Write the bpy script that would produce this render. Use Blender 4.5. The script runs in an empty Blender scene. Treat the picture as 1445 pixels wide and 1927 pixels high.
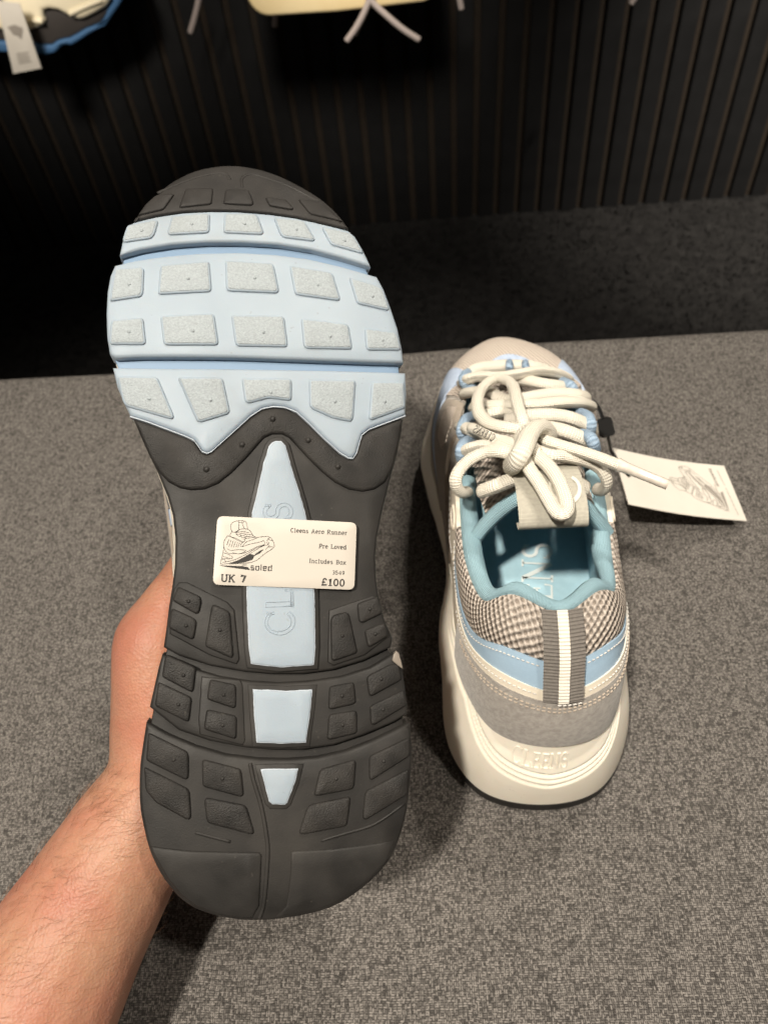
import bpy, bmesh, math, random
from mathutils import Vector, Matrix
from mathutils.geometry import delaunay_2d_cdt
random.seed(7)
SC = bpy.context.scene
COL = SC.collection
R = math.radians

# ------------------------------------------------------------------ camera
F_PX, CX, CY, IMG_W, IMG_H = 1447.0, 722.5, 963.5, 1445.0, 1927.0
CAM_H = 0.405                                   # above the bench top (z = 0)
_d = Vector((148, 1147, 1447)).normalized()     # straight down, seen from the camera
_x = Vector((23560, -1214, -1447)); _x -= _d * _x.dot(_d); _x.normalize()
_z = -_d
_y = _z.cross(_x)
CM = Matrix((_x, _y, _z))                       # camera axes (right, down, forward) to world
CAM = Vector((0, 0, CAM_H))
cam_d = bpy.data.cameras.new('camera'); cam = bpy.data.objects.new('camera', cam_d); COL.objects.link(cam)
mw = CM @ Matrix(((1, 0, 0), (0, -1, 0), (0, 0, -1)))
cam.matrix_world = Matrix.Translation(CAM) @ mw.to_4x4()
cam_d.sensor_fit = 'VERTICAL'; cam_d.sensor_height = 34.6
cam_d.lens = 34.6 * F_PX / IMG_H
cam_d.clip_start = 0.01; cam_d.clip_end = 60
cam_d.dof.use_dof = True; cam_d.dof.focus_distance = 0.29; cam_d.dof.aperture_fstop = 13.0
SC.camera = cam

# ------------------------------------------------------------------ world and lamps
w = bpy.data.worlds.new('World'); SC.world = w; w.use_nodes = True
bg = w.node_tree.nodes['Background']; bg.inputs[0].default_value = (1.0, 0.88, 0.76, 1); bg.inputs[1].default_value = 0.06
def spot(name, loc, target, energy, size, cone, blend, colr):
    l = bpy.data.lights.new(name, 'SPOT'); l.energy = energy; l.shadow_soft_size = size
    l.spot_size = R(cone); l.spot_blend = blend; l.color = colr
    o = bpy.data.objects.new(name, l); COL.objects.link(o); o.location = loc
    o.rotation_euler = (Vector(target) - Vector(loc)).to_track_quat('-Z', 'Y').to_euler()
    return o
WARM = (1.0, 0.915, 0.79)
spot('downlight_key', (-0.42, -0.52, 1.95), (-0.07, 0.20, 0), 182, 0.06, 42, 0.9, WARM)
spot('downlight_right', (0.62, -0.05, 1.95), (0.0, 0.12, 0), 46, 0.05, 46, 0.9, WARM)
spot('downlight_front', (0.55, 1.0, 1.9), (0.1, 0.38, 0), 64, 0.07, 54, 0.9, WARM)
spot('downlight_wall', (0.95, 0.35, 1.5), (0.82, 1.42, -0.30), 430, 0.05, 38, 1.0, WARM)
spot('downlight_sneaker', (-0.55, 0.45, 0.75), (-0.56, 1.30, 0.10), 70, 0.14, 22, 0.8, WARM)
spot('fill_shelf', (-0.08, 0.45, 0.75), (-0.08, 1.20, 0.085), 58, 0.14, 25, 0.8, WARM)  # second added spot without a fixture, lifts the pale shelf front
vs = SC.view_settings; vs.view_transform = 'Standard'; vs.look = 'None'; vs.exposure = 0.35; vs.gamma = 1.0

# ------------------------------------------------------------------ pixel helpers (ray of a photo pixel into the place)
def ray(px, py): return CM @ Vector(((px - CX) / F_PX, (py - CY) / F_PX, 1.0))
def on_z(px, py, z): r = ray(px, py); return CAM + r * ((z - CAM_H) / r.z)
def on_y(px, py, y): r = ray(px, py); return CAM + r * (y / r.y)
def at_depth(px, py, d): return CAM + ray(px, py) * d

# ------------------------------------------------------------------ materials
def mat(name, col, rough=0.6, col2=None, nscale=200, bump=0.0, bscale=800, spec=0.4, sss=0.0, sheen=0.0, detail=3, mixlo=0.35, mixhi=0.65, metal=0.0, bdist=0.0006):
    m = bpy.data.materials.new(name); m.use_nodes = True; nt = m.node_tree; n = nt.nodes; k = nt.links
    b = n['Principled BSDF']; b.inputs['Base Color'].default_value = (*col, 1); b.inputs['Roughness'].default_value = rough
    b.inputs['Specular IOR Level'].default_value = spec; b.inputs['Metallic'].default_value = metal
    if sheen: b.inputs['Sheen Weight'].default_value = sheen
    if sss:
        b.inputs['Subsurface Weight'].default_value = sss; b.inputs['Subsurface Radius'].default_value = (1, 0.4, 0.2); b.inputs['Subsurface Scale'].default_value = 0.006
    tc = n.new('ShaderNodeTexCoord')
    if col2:
        t = n.new('ShaderNodeTexNoise'); t.inputs['Scale'].default_value = nscale; t.inputs['Detail'].default_value = detail
        k.new(tc.outputs['Object'], t.inputs['Vector'])
        mr = n.new('ShaderNodeMapRange'); mr.inputs[1].default_value = mixlo; mr.inputs[2].default_value = mixhi
        k.new(t.outputs[0], mr.inputs[0])
        mx = n.new('ShaderNodeMix'); mx.data_type = 'RGBA'; mx.inputs[6].default_value = (*col, 1); mx.inputs[7].default_value = (*col2, 1)
        k.new(mr.outputs[0], mx.inputs[0]); k.new(mx.outputs[2], b.inputs['Base Color'])
    if bump:
        t = n.new('ShaderNodeTexNoise'); t.inputs['Scale'].default_value = bscale; t.inputs['Detail'].default_value = 2
        k.new(tc.outputs['Object'], t.inputs['Vector'])
        bp = n.new('ShaderNodeBump'); bp.inputs['Strength'].default_value = bump; bp.inputs['Distance'].default_value = bdist
        k.new(t.outputs[0], bp.inputs['Height']); k.new(bp.outputs[0], b.inputs['Normal'])
    return m

class NG:
    """tiny math-node builder"""
    def __init__(s, m): s.nt = m.node_tree; s.n = s.nt.nodes; s.k = s.nt.links
    def math(s, op, a, b=None, clamp=False):
        x = s.n.new('ShaderNodeMath'); x.operation = op; x.use_clamp = clamp
        for i, v in enumerate((a, b)):
            if v is None: continue
            if isinstance(v, (int, float)): x.inputs[i].default_value = v
            else: s.k.new(v, x.inputs[i])
        return x.outputs[0]
    def rng(s, v, a, b, c=0.0, d=1.0):
        x = s.n.new('ShaderNodeMapRange'); s.k.new(v, x.inputs[0])
        for i, q in enumerate((a, b, c, d)): x.inputs[i + 1].default_value = q
        return x.outputs[0]
    def mix(s, f, a, b):
        x = s.n.new('ShaderNodeMix'); x.data_type = 'RGBA'
        if isinstance(f, (int, float)): x.inputs[0].default_value = f
        else: s.k.new(f, x.inputs[0])
        for i, v in ((6, a), (7, b)):
            if isinstance(v, tuple): x.inputs[i].default_value = (*v, 1)
            else: s.k.new(v, x.inputs[i])
        return x.outputs[2]
    def xyz(s, v):
        x = s.n.new('ShaderNodeSeparateXYZ'); s.k.new(v, x.inputs[0]); return x.outputs
    def comb(s, a, b, c=0.0):
        x = s.n.new('ShaderNodeCombineXYZ')
        for i, v in enumerate((a, b, c)):
            if isinstance(v, (int, float)): x.inputs[i].default_value = v
            else: s.k.new(v, x.inputs[i])
        return x.outputs[0]
    def noise(s, v, scale, detail=2):
        x = s.n.new('ShaderNodeTexNoise'); x.inputs['Scale'].default_value = scale; x.inputs['Detail'].default_value = detail
        s.k.new(v, x.inputs['Vector']); return x.outputs[0]
    def white(s, v):
        x = s.n.new('ShaderNodeTexWhiteNoise'); s.k.new(v, x.inputs['Vector']); return x.outputs[0]
    def bump(s, h, strength, dist):
        x = s.n.new('ShaderNodeBump'); x.inputs['Strength'].default_value = strength; x.inputs['Distance'].default_value = dist
        s.k.new(h, x.inputs['Height']); s.k.new(x.outputs[0], s.n['Principled BSDF'].inputs['Normal'])

def weave_mat():
    m = mat('bench_tweed', (0.2, 0.19, 0.18), 0.95, spec=0.1); g = NG(m)
    tc = g.n.new('ShaderNodeTexCoord').outputs['Object']
    x, y, z = g.xyz(tc)
    P, LN = 0.00096, 2.2
    yy = g.math('ADD', y, g.math('MULTIPLY', z, -1.0))            # cloth wraps over the edges
    xs = g.math('ADD', g.math('DIVIDE', x, P), g.math('MULTIPLY', g.noise(tc, 60, 2), 2.6))
    ys = g.math('ADD', g.math('DIVIDE', yy, P), g.math('MULTIPLY', g.noise(g.comb(y, x, z), 66, 2), 2.6))
    def yarns(along, across, seed):
        """one set of yarns: rounded floats of random shade, staggered from yarn to yarn"""
        ia = g.math('FLOOR', across); fa = g.math('SUBTRACT', across, ia)
        al = g.math('DIVIDE', g.math('ADD', along, g.math('MULTIPLY', g.white(g.comb(ia, seed)), 9.0)), LN)
        il = g.math('FLOOR', al); fl = g.math('SUBTRACT', al, il)
        sh = g.math('MULTIPLY', g.math('POWER', g.math('SINE', g.math('MULTIPLY', fa, math.pi)), 0.8), g.math('POWER', g.math('SINE', g.math('MULTIPLY', fl, math.pi)), 0.5))
        val = g.math('POWER', g.white(g.comb(il, ia, seed)), 1.3)
        return g.math('MULTIPLY', sh, g.math('ADD', g.math('MULTIPLY', val, 0.85), 0.15)), sh
    v1, s1 = yarns(xs, ys, 3.0); v2, s2 = yarns(ys, xs, 11.0)
    v = g.math('MAXIMUM', v1, v2)
    fuzz = g.noise(tc, 2600, 2); cloud = g.noise(tc, 24, 3)
    v = g.math('MULTIPLY', v, g.math('ADD', 0.55, g.math('MULTIPLY', fuzz, 0.9)))
    v = g.math('MULTIPLY', v, g.math('ADD', 0.92, g.math('MULTIPLY', cloud, 0.16)), True)
    c = g.mix(v, (0.026, 0.024, 0.0225), (0.265, 0.243, 0.224))
    g.k.new(c, g.n['Principled BSDF'].inputs['Base Color'])
    g.bump(g.math('MAXIMUM', s1, s2), 0.8, 0.0005)
    return m

def uv_pattern(name, base, dark, kind, pitch, rough=0.85, amt=1.0, bd=0.0006):
    m = mat(name, base, rough, spec=0.2); g = NG(m)
    uv = g.n.new('ShaderNodeTexCoord').outputs['UV']
    u, v, _ = g.xyz(uv); tau = 2 * math.pi
    nz = g.noise(uv, 1400, 2)
    if kind == 'knit':                       # open sandwich mesh: slanted rows of small holes
        a = g.math('ADD', u, g.math('MULTIPLY', v, 0.55)); b = g.math('SUBTRACT', g.math('MULTIPLY', u, 0.55), g.math('MULTIPLY', v, 1.0))
        wv = g.math('MULTIPLY', g.noise(uv, 260, 1), 2.4)
        sa = g.math('SINE', g.math('ADD', wv, g.math('MULTIPLY', a, tau / pitch))); sb = g.math('SINE', g.math('ADD', wv, g.math('MULTIPLY', b, tau / pitch)))
        h = g.math('ADD', g.math('MULTIPLY', sa, 0.6), g.math('MULTIPLY', sb, 0.6))
        f = g.rng(h, -0.75, 0.25)
        f = g.math('ADD', f, g.math('MULTIPLY', g.math('SUBTRACT', nz, 0.5), 0.6), True)
    elif kind == 'rib':
        h = g.math('SINE', g.math('MULTIPLY', g.math('ADD', u, g.math('MULTIPLY', v, 0.45)), tau / pitch)); f = g.rng(h, -1, 0.3)
        f = g.math('ADD', f, g.math('MULTIPLY', g.math('SUBTRACT', nz, 0.5), 0.5), True)
    elif kind == 'braid':                    # lace: fine herringbone of small stitches
        sa = g.math('SINE', g.math('MULTIPLY', g.math('ADD', u, v), tau / pitch)); sb = g.math('SINE', g.math('MULTIPLY', g.math('SUBTRACT', u, v), tau / pitch))
        h = g.math('MULTIPLY', sa, sb); f = g.rng(h, -0.6, 0.3)
    f = g.math('MULTIPLY', g.math('SUBTRACT', 1.0, f), amt)
    g.k.new(g.mix(f, base, dark), g.n['Principled BSDF'].inputs['Base Color'])
    g.bump(h, 0.8, bd)
    return m

M = {}
M['tweed'] = weave_mat()
M['carpet'] = mat('dark_carpet', (0.014, 0.0135, 0.0135), 1.0, (0.027, 0.026, 0.0255), 55, 1.0, 240, spec=0.05, detail=6, mixlo=0.3, mixhi=0.75, bdist=0.01)
M['felt'] = mat('wall_felt', (0.024, 0.0185, 0.014), 0.95, (0.020, 0.0155, 0.012), 90, spec=0.1)
M['slat'] = mat('black_slat', (0.0050, 0.0050, 0.0054), 0.55, (0.0075, 0.0075, 0.008), 25, 0.15, 300, spec=0.3)
BLK = (0.0125, 0.0116, 0.0108)
M['rubber'] = mat('black_rubber', BLK, 0.58, (0.021, 0.019, 0.0172), 60, 0.12, 1800, spec=0.38, detail=4)
M['rubber_rough'] = mat('black_rubber_grained', (0.0125, 0.0116, 0.0108), 0.6, (0.022, 0.0198, 0.018), 120, 0.45, 2000, spec=0.32, bdist=0.0006)
M['toe_rubber'] = mat('toe_rubber', (0.017, 0.0158, 0.015), 0.6, (0.025, 0.0228, 0.0213), 70, 0.25, 1500, spec=0.28)
M['blue'] = mat('pale_blue_rubber', (0.295, 0.35, 0.405), 0.5, (0.28, 0.333, 0.388), 40, 0.1, 1500, spec=0.4, sss=0.05)
M['blue_deep'] = mat('blue_rubber', (0.20, 0.29, 0.41), 0.55, spec=0.35)
M['lug'] = mat('grained_pale_lug', (0.335, 0.375, 0.40), 0.7, (0.285, 0.315, 0.335), 1300, 0.7, 1700, spec=0.3, bdist=0.0006)
M['rim'] = mat('white_flash', (0.40, 0.445, 0.50), 0.5)
M['midsole'] = mat('cream_midsole', (0.86, 0.80, 0.69), 0.5, (0.83, 0.77, 0.66), 40, 0.12, 700, spec=0.35, sss=0.08)
M['suede'] = mat('grey_suede', (0.30, 0.275, 0.25), 0.95, (0.40, 0.37, 0.34), 420, 0.7, 1500, spec=0.1, sheen=0.3)
M['suede_tan'] = mat('tan_suede', (0.46, 0.39, 0.32), 0.95, (0.38, 0.32, 0.26), 300, 0.6, 1500, spec=0.1, sheen=0.2)
M['suede_brown'] = mat('taupe_suede', (0.33, 0.28, 0.23), 0.95, (0.27, 0.23, 0.19), 300, 0.6, 1500, spec=0.1, sheen=0.2)
M['cream'] = mat('cream_leather', (0.76, 0.69, 0.58), 0.45, (0.72, 0.65, 0.54), 60, 0.15, 900, spec=0.4)
M['blue_leather'] = mat('powder_blue_leather', (0.33, 0.45, 0.57), 0.45, (0.30, 0.42, 0.54), 60, 0.15, 900, spec=0.4)
M['blue_suede'] = mat('powder_blue_nubuck', (0.45, 0.53, 0.66), 0.9, (0.38, 0.46, 0.60), 300, 0.5, 1500, spec=0.1)
M['lining'] = uv_pattern('aqua_knit_lining', (0.43, 0.635, 0.715), (0.28, 0.48, 0.58), 'braid', 0.0019, 0.8, 0.8, 0.0005)
M['insole'] = mat('aqua_insole', (0.40, 0.595, 0.685), 0.85, (0.37, 0.56, 0.65), 300, 0.3, 1500, spec=0.15)
M['mesh'] = uv_pattern('taupe_sandwich_mesh', (0.54, 0.475, 0.42), (0.28, 0.235, 0.20), 'knit', 0.0039, bd=0.0012)
M['toe_mesh'] = uv_pattern('cream_ribbed_mesh', (0.66, 0.58, 0.51), (0.46, 0.39, 0.33), 'rib', 0.0021, amt=0.8)
M['side_mesh'] = uv_pattern('pale_ribbed_mesh', (0.62, 0.58, 0.53), (0.36, 0.32, 0.28), 'rib', 0.0026, amt=0.9)
M['lace'] = uv_pattern('cream_braided_lace', (0.86, 0.815, 0.715), (0.56, 0.50, 0.41), 'braid', 0.0019, 0.85, 0.5, 0.0004)
M['aglet'] = mat('clear_aglet', (0.70, 0.63, 0.55), 0.18, (0.6, 0.54, 0.47), 300, spec=0.6)
M['grosgrain'] = mat('grey_grosgrain', (0.13, 0.117, 0.105), 0.8, (0.165, 0.148, 0.133), 900)
M['gros_white'] = mat('white_grosgrain', (0.66, 0.62, 0.55), 0.8)
M['tab'] = mat('sage_grosgrain', (0.40, 0.38, 0.32), 0.8, (0.36, 0.34, 0.29), 700)
M['blue_loop'] = uv_pattern('blue_webbing', (0.46, 0.60, 0.76), (0.22, 0.33, 0.48), 'braid', 0.0016, 0.8, 0.9, 0.0005)
def wear(m, dust, amt, scale=38, lo=.58, hi=.78):
    """dust and rubbed patches with a shape of their own"""
    g = NG(m); b = g.n['Principled BSDF']; tc = g.n.new('ShaderNodeTexCoord').outputs['Object']
    f = g.math('MULTIPLY', g.rng(g.noise(tc, scale, 6), lo, hi), amt); src_ = b.inputs['Base Color'].links[0].from_socket if b.inputs['Base Color'].links else tuple(b.inputs['Base Color'].default_value)[:3]
    sp = g.math('GREATER_THAN', g.noise(tc, 420, 1), 0.765); f = g.math('MAXIMUM', f, g.math('MULTIPLY', sp, amt))
    g.k.new(g.mix(f, src_, dust), b.inputs['Base Color'])
    g.k.new(g.rng(g.noise(tc, scale * 1.7, 4), .3, .7, b.inputs['Roughness'].default_value - .1, b.inputs['Roughness'].default_value + .14), b.inputs['Roughness'])
for k in ('rubber', 'rubber_rough', 'toe_rubber'): wear(M[k], (0.050, 0.045, 0.039), .4)
for k in ('blue', 'lug'): wear(M[k], (0.22, 0.23, 0.225), .35, 30, .60, .80)
wear(M['midsole'], (0.52, 0.46, 0.37), .25, 45, .62, .82)
M['thread'] = mat('pale_thread', (0.56, 0.54, 0.51), 0.7)
M['ink'] = mat('black_ink', (0.022, 0.020, 0.018), 0.7)
M['ink_grey'] = mat('faded_ink', (0.28, 0.25, 0.22), 0.7)
M['print'] = mat('pale_print', (0.70, 0.76, 0.76), 0.7)
M['paper'] = mat('sticker_paper', (0.50, 0.46, 0.41), 0.45, (0.48, 0.442, 0.392), 30, spec=0.35)
M['card'] = mat('tag_card', (0.64, 0.60, 0.54), 0.6, (0.61, 0.57, 0.51), 40)
M['black_plastic'] = mat('black_plastic', (0.012, 0.012, 0.012), 0.4)
M['shelf'] = mat('pale_shelf', (0.85, 0.70, 0.42), 0.5, (0.80, 0.64, 0.36), 20)
M['navy'] = mat('blue_outsole', (0.05, 0.13, 0.27), 0.6)
M['charcoal'] = mat('charcoal_panel', (0.035, 0.03, 0.028), 0.7)
M['cream_bg'] = mat('cream_upper', (0.78, 0.70, 0.52), 0.6)
M['grey_lace'] = mat('grey_lace', (0.42, 0.36, 0.34), 0.8)
M['nail'] = mat('nail', (0.72, 0.47, 0.38), 0.3)
M['hair'] = mat('arm_hair', (0.21, 0.10, 0.05), 0.6)
M['flake'] = mat('clear_flake', (0.22, 0.19, 0.16), 0.3)
def skin_mat():
    m = mat('skin', (0.60, 0.33, 0.215), 0.5, spec=0.35, sss=0.25); g = NG(m)
    tc = g.n.new('ShaderNodeTexCoord').outputs['Object']
    a = g.noise(tc, 34, 5); b = g.noise(tc, 300, 3)
    c = g.mix(g.rng(a, 0.35, 0.68), (0.385, 0.205, 0.132), (0.37, 0.150, 0.100))
    c = g.mix(g.math('MULTIPLY', g.rng(b, 0.5, 0.75), 0.25), c, (0.24, 0.11, 0.065))
    g.k.new(c, g.n['Principled BSDF'].inputs['Base Color'])
    x = g.n.new('ShaderNodeTexVoronoi'); x.inputs['Scale'].default_value = 900; g.k.new(tc, x.inputs['Vector'])
    g.bump(g.math('ADD', x.outputs[0], g.math('MULTIPLY', g.noise(tc, 140, 2), 0.9)), 0.3, 0.0006)
    return m
M['skin'] = skin_mat()

# ------------------------------------------------------------------ object helpers
def empty(name, loc, label=None, cat=None, group=None):
    o = bpy.data.objects.new(name, None); COL.objects.link(o); o.location = loc; o.empty_display_size = 0.02
    if label: o['label'] = label
    if cat: o['category'] = cat
    if group: o['group'] = group
    return o
def origin_of(o):
    v = Vector((0, 0, 0))
    while o: v += o.location; o = o.parent
    return v
def mobj(name, verts, faces, m, parent=None, smooth=True, uvs=None, kind=None, label=None, cat=None, auto=None):
    off = origin_of(parent) if parent else Vector((0, 0, 0))
    me = bpy.data.meshes.new(name); me.from_pydata([tuple(Vector(v) - off) for v in verts], [], faces)
    if uvs:
        ul = me.uv_layers.new(name='UVMap')
        for lp in me.loops: ul.data[lp.index].uv = uvs[lp.vertex_index]
    me.materials.append(m if not isinstance(m, str) else M[m])
    if smooth:
        me.polygons.foreach_set('use_smooth', [True] * len(me.polygons))
        if auto: me.set_sharp_from_angle(angle=R(auto))
    o = bpy.data.objects.new(name, me); COL.objects.link(o)
    if parent: o.parent = parent
    if kind: o['kind'] = kind
    if label: o['label'] = label
    if cat: o['category'] = cat
    return o
def box_mesh(x0, x1, y0, y1, z0, z1):
    v = [(x, y, z) for x in (x0, x1) for y in (y0, y1) for z in (z0, z1)]
    return v, [(0, 1, 3, 2), (4, 6, 7, 5), (0, 4, 5, 1), (2, 3, 7, 6), (0, 2, 6, 4), (1, 5, 7, 3)]
def catmull(P, n, closed=False):
    P = [Vector(p) for p in P]; N = len(P); out = []
    for i in range(N if closed else N - 1):
        if closed: a, b, c, d = P[(i - 1) % N], P[i], P[(i + 1) % N], P[(i + 2) % N]
        else: a, b, c, d = P[max(i - 1, 0)], P[i], P[i + 1], P[min(i + 2, N - 1)]
        for j in range(n):
            t = j / n
            out.append(0.5 * ((2 * b) + (c - a) * t + (2 * a - 5 * b + 4 * c - d) * t * t + (3 * b - a - 3 * c + d) * t ** 3))
    if not closed: out.append(P[-1])
    return out
def tube_geo(pts, rad, seg=10, flat=1.0, up=None, cap=True):
    """pts world points; rad number or list; flat < 1 squashes along 'up'"""
    pts = [Vector(p) for p in pts]; N = len(pts)
    rr = rad if isinstance(rad, (list, tuple)) else [rad] * N
    V, Fc, UV = [], [], []; prev = None; dist = 0
    for i, p in enumerate(pts):
        t = (pts[min(i + 1, N - 1)] - pts[max(i - 1, 0)])
        if t.length < 1e-9: t = Vector((0, 0, 1))
        t.normalize()
        if up is not None: s = t.cross(Vector(up))
        else: s = t.cross(prev) if prev is not None else t.cross(Vector((0, 0, 1)))
        if s.length < 1e-5: s = t.cross(Vector((1, 0, 0)))
        s.normalize(); b = s.cross(t).normalized()
        if up is None: prev = b
        if i: dist += (p - pts[i - 1]).length
        for j in range(seg):
            a = 2 * math.pi * j / seg
            V.append(p + s * math.cos(a) * rr[i] + b * math.sin(a) * rr[i] * flat); UV.append((dist, j / seg * 2 * math.pi * rr[0]))
    for i in range(N - 1):
        for j in range(seg):
            Fc.append((i * seg + j, i * seg + (j + 1) % seg, (i + 1) * seg + (j + 1) % seg, (i + 1) * seg + j))
    if cap: Fc.append(tuple(range(seg - 1, -1, -1))); Fc.append(tuple(range((N - 1) * seg, N * seg)))
    return V, Fc, UV
def join_geo(lst):
    V, Fc, U = [], [], []
    for g in lst:
        o = len(V); V += list(g[0]); Fc += [tuple(i + o for i in f) for f in g[1]]
        U += list(g[2]) if len(g) > 2 else [(0, 0)] * len(g[0])
    return V, Fc, U

# ------------------------------------------------------------------ stroke lettering
def arc(cx, cy, rx, ry, a0, a1, n=9):
    return [(cx + rx * math.cos(R(a0 + (a1 - a0) * i / n)), cy + ry * math.sin(R(a0 + (a1 - a0) * i / n))) for i in range(n + 1)]
G = {   # slab-serif face: width, strokes, serif spots (x, y, length)
 'C': (.88, [arc(.47, .5, .37, .5, 48, 312, 12)], []), 'U': (.98, [[(.17, 1), (.17, .35)] + arc(.49, .33, .32, .33, 180, 360) + [(.81, 1)]], [(.17, 1, .36), (.81, 1, .32)]),
 'K': (1.0, [[(.2, 0), (.2, 1)], [(.8, 1), (.22, .42)], [(.42, .6), (.84, 0)]], [(.2, 0, .34), (.2, 1, .34), (.78, 1, .3), (.84, 0, .3)]),
 '7': (.82, [[(.12, .8), (.12, .97), (.7, .97), (.36, 0)]], []), '£': (.9, [[(.78, .76)] + arc(.53, .76, .22, .24, 20, 180) + [(.32, .4), (.14, .05), (.8, .05), (.82, .2)], [(.1, .46), (.62, .46)]], []),
 '1': (.72, [[(.14, .8), (.38, 1), (.38, 0)]], [(.38, 0, .52)]), '0': (.82, [arc(.41, .5, .29, .5, 0, 360, 16)], []),
 '3': (.76, [arc(.36, .75, .26, .25, 150, -90) + arc(.36, .25, .3, .25, 90, -150)], []), '5': (.76, [[(.64, 1), (.16, 1), (.14, .52)] + arc(.35, .32, .3, .32, 125, -150)], []),
 '4': (.82, [[(.56, 0), (.56, 1), (.08, .3), (.74, .3)]], [(.56, 0, .3)]), '9': (.76, [arc(.37, .68, .27, .31, 0, 360, 12), [(.64, .68), (.6, .35), (.42, 0), (.2, .03)]], []),
 'l': (.46, [[(.23, 0), (.23, 1)]], [(.23, 0, .34), (.15, 1, .2)]), 'e': (.72, [[(.1, .36), (.62, .36)] + arc(.36, .35, .27, .35, 5, 310)], []),
 'n': (.82, [[(.2, 0), (.2, .7)], [(.2, .48)] + arc(.42, .48, .22, .22, 150, 0, 6) + [(.64, 0)]], [(.2, 0, .3), (.64, 0, .26), (.13, .7, .2)]),
 's': (.66, [arc(.33, .52, .2, .17, 30, 270, 7) + arc(.33, .17, .22, .18, 90, -150, 7)], []), 'A': (.98, [[(.14, 0), (.49, 1), (.84, 0)], [(.27, .35), (.72, .35)]], [(.14, 0, .3), (.84, 0, .3)]),
 'r': (.64, [[(.2, 0), (.2, .7)], [(.2, .45)] + arc(.42, .48, .21, .21, 150, 40, 6)], [(.2, 0, .34), (.13, .7, .2)]), 'o': (.72, [arc(.36, .35, .27, .35, 0, 360, 14)], []),
 'R': (.98, [[(.2, 0), (.2, 1), (.5, 1)] + arc(.5, .75, .25, .25, 90, -90, 7) + [(.2, .5)], [(.48, .5), (.82, 0)]], [(.2, 0, .34), (.14, 1, .22), (.86, 0, .24)]),
 'u': (.82, [[(.2, .7), (.2, .25)] + arc(.4, .24, .2, .24, 180, 340, 6) + [(.62, .3)], [(.62, .7), (.62, 0)]], [(.14, .7, .22), (.56, .7, .22), (.68, 0, .22)]),
 'P': (.88, [[(.2, 0), (.2, 1), (.5, 1)] + arc(.5, .73, .26, .27, 90, -90, 7) + [(.2, .46)]], [(.2, 0, .36), (.14, 1, .22)]),
 'L': (.84, [[(.2, 1), (.2, .03), (.76, .03), (.76, .24)]], [(.2, 1, .36), (.14, .03, .2)]), 'v': (.72, [[(.1, .7), (.36, 0), (.62, .7)]], [(.1, .7, .26), (.62, .7, .26)]),
 'd': (.8, [arc(.35, .35, .26, .35, 0, 360, 14), [(.62, 0), (.62, 1)]], [(.68, 0, .22), (.55, 1, .22)]), 'I': (.5, [[(.25, 0), (.25, 1)]], [(.25, 0, .38), (.25, 1, .38)]),
 'c': (.7, [arc(.37, .35, .27, .35, 45, 315)], []), 'B': (.9, [[(.2, 0), (.2, 1), (.48, 1)] + arc(.48, .76, .22, .24, 90, -90, 6) + [(.2, .52)], [(.48, .52)] + arc(.5, .27, .26, .26, 90, -90, 6) + [(.2, .01)]], [(.14, 0, .22), (.14, 1, .22)]),
 'x': (.76, [[(.12, .7), (.64, 0)], [(.62, .7), (.1, 0)]], [(.12, .7, .24), (.62, .7, .24), (.1, 0, .24), (.64, 0, .24)]), ' ': (.6, [], []) }
GS = {  # squared sans of the shop mark
 's': (.62, [[(.55, .66), (.08, .66), (.08, .36), (.54, .36), (.54, .04), (.06, .04)]], []), 'o': (.66, [[(.1, .04), (.1, .66), (.56, .66), (.56, .04), (.1, .04)]], []),
 'l': (.26, [[(.12, .0), (.12, 1)]], []), 'e': (.66, [[(.1, .36), (.56, .36), (.56, .66), (.1, .66), (.1, .04), (.58, .04)]], []), 'd': (.66, [[(.56, 1), (.56, .04), (.1, .04), (.1, .66), (.56, .66)]], []) }
GR = {  # roman capitals of the shoe's name: strokes may carry a weight
 'C': (.95, [(arc(.52, .5, .42, .5, 40, 170, 9), .9), (arc(.52, .5, .42, .5, 170, 320, 9), 1.2), ([(.84, .98), (.84, .7)], .7)], []),
 'L': (.78, [([(.22, 0), (.22, 1)], 1.5), ([(.1, .02), (.72, .02), (.75, .28)], .7)], [(.22, 1, .34)]),
 'E': (.78, [([(.22, 0), (.22, 1)], 1.5), ([(.1, .02), (.7, .02), (.73, .26)], .7), ([(.1, .98), (.66, .98), (.68, .76)], .7), ([(.22, .52), (.56, .52)], .7), ([(.56, .4), (.56, .64)], .6)], []),
 'N': (1.0, [([(.2, 0), (.2, .98)], .7), ([(.18, 1), (.82, .0)], 1.6), ([(.82, 0), (.82, 1)], .7)], [(.2, 0, .3), (.12, 1, .22), (.82, 1, .3)]),
 'S': (.72, [(arc(.36, .75, .24, .24, 25, 250, 9) + arc(.36, .26, .27, .26, 75, -155, 9), 1.2), ([(.6, .95), (.6, .75)], .6), ([(.08, .05), (.08, .28)], .6)], []) }
def ribbon(pts, w):
    """2-D strip of width w along pts"""
    V, Fc = [], []; N = len(pts)
    for i in range(N):
        a, b = pts[max(i - 1, 0)], pts[min(i + 1, N - 1)]
        if i and i < N - 1 or True:
            dx, dy = b[0] - a[0], b[1] - a[1]; l = math.hypot(dx, dy) or 1; nx, ny = -dy / l, dx / l
        k = 1.0
        if 0 < i < N - 1:
            d1 = (pts[i][0] - a[0], pts[i][1] - a[1]); l1 = math.hypot(*d1) or 1
            k = 1 / max(0.55, abs((d1[0] * dx + d1[1] * dy) / l1 / l))
        V += [(pts[i][0] + nx * w / 2 * k, pts[i][1] + ny * w / 2 * k), (pts[i][0] - nx * w / 2 * k, pts[i][1] - ny * w / 2 * k)]
    for i in range(N - 1): Fc.append((2 * i, 2 * i + 1, 2 * i + 3, 2 * i + 2))
    return V, Fc
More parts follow.
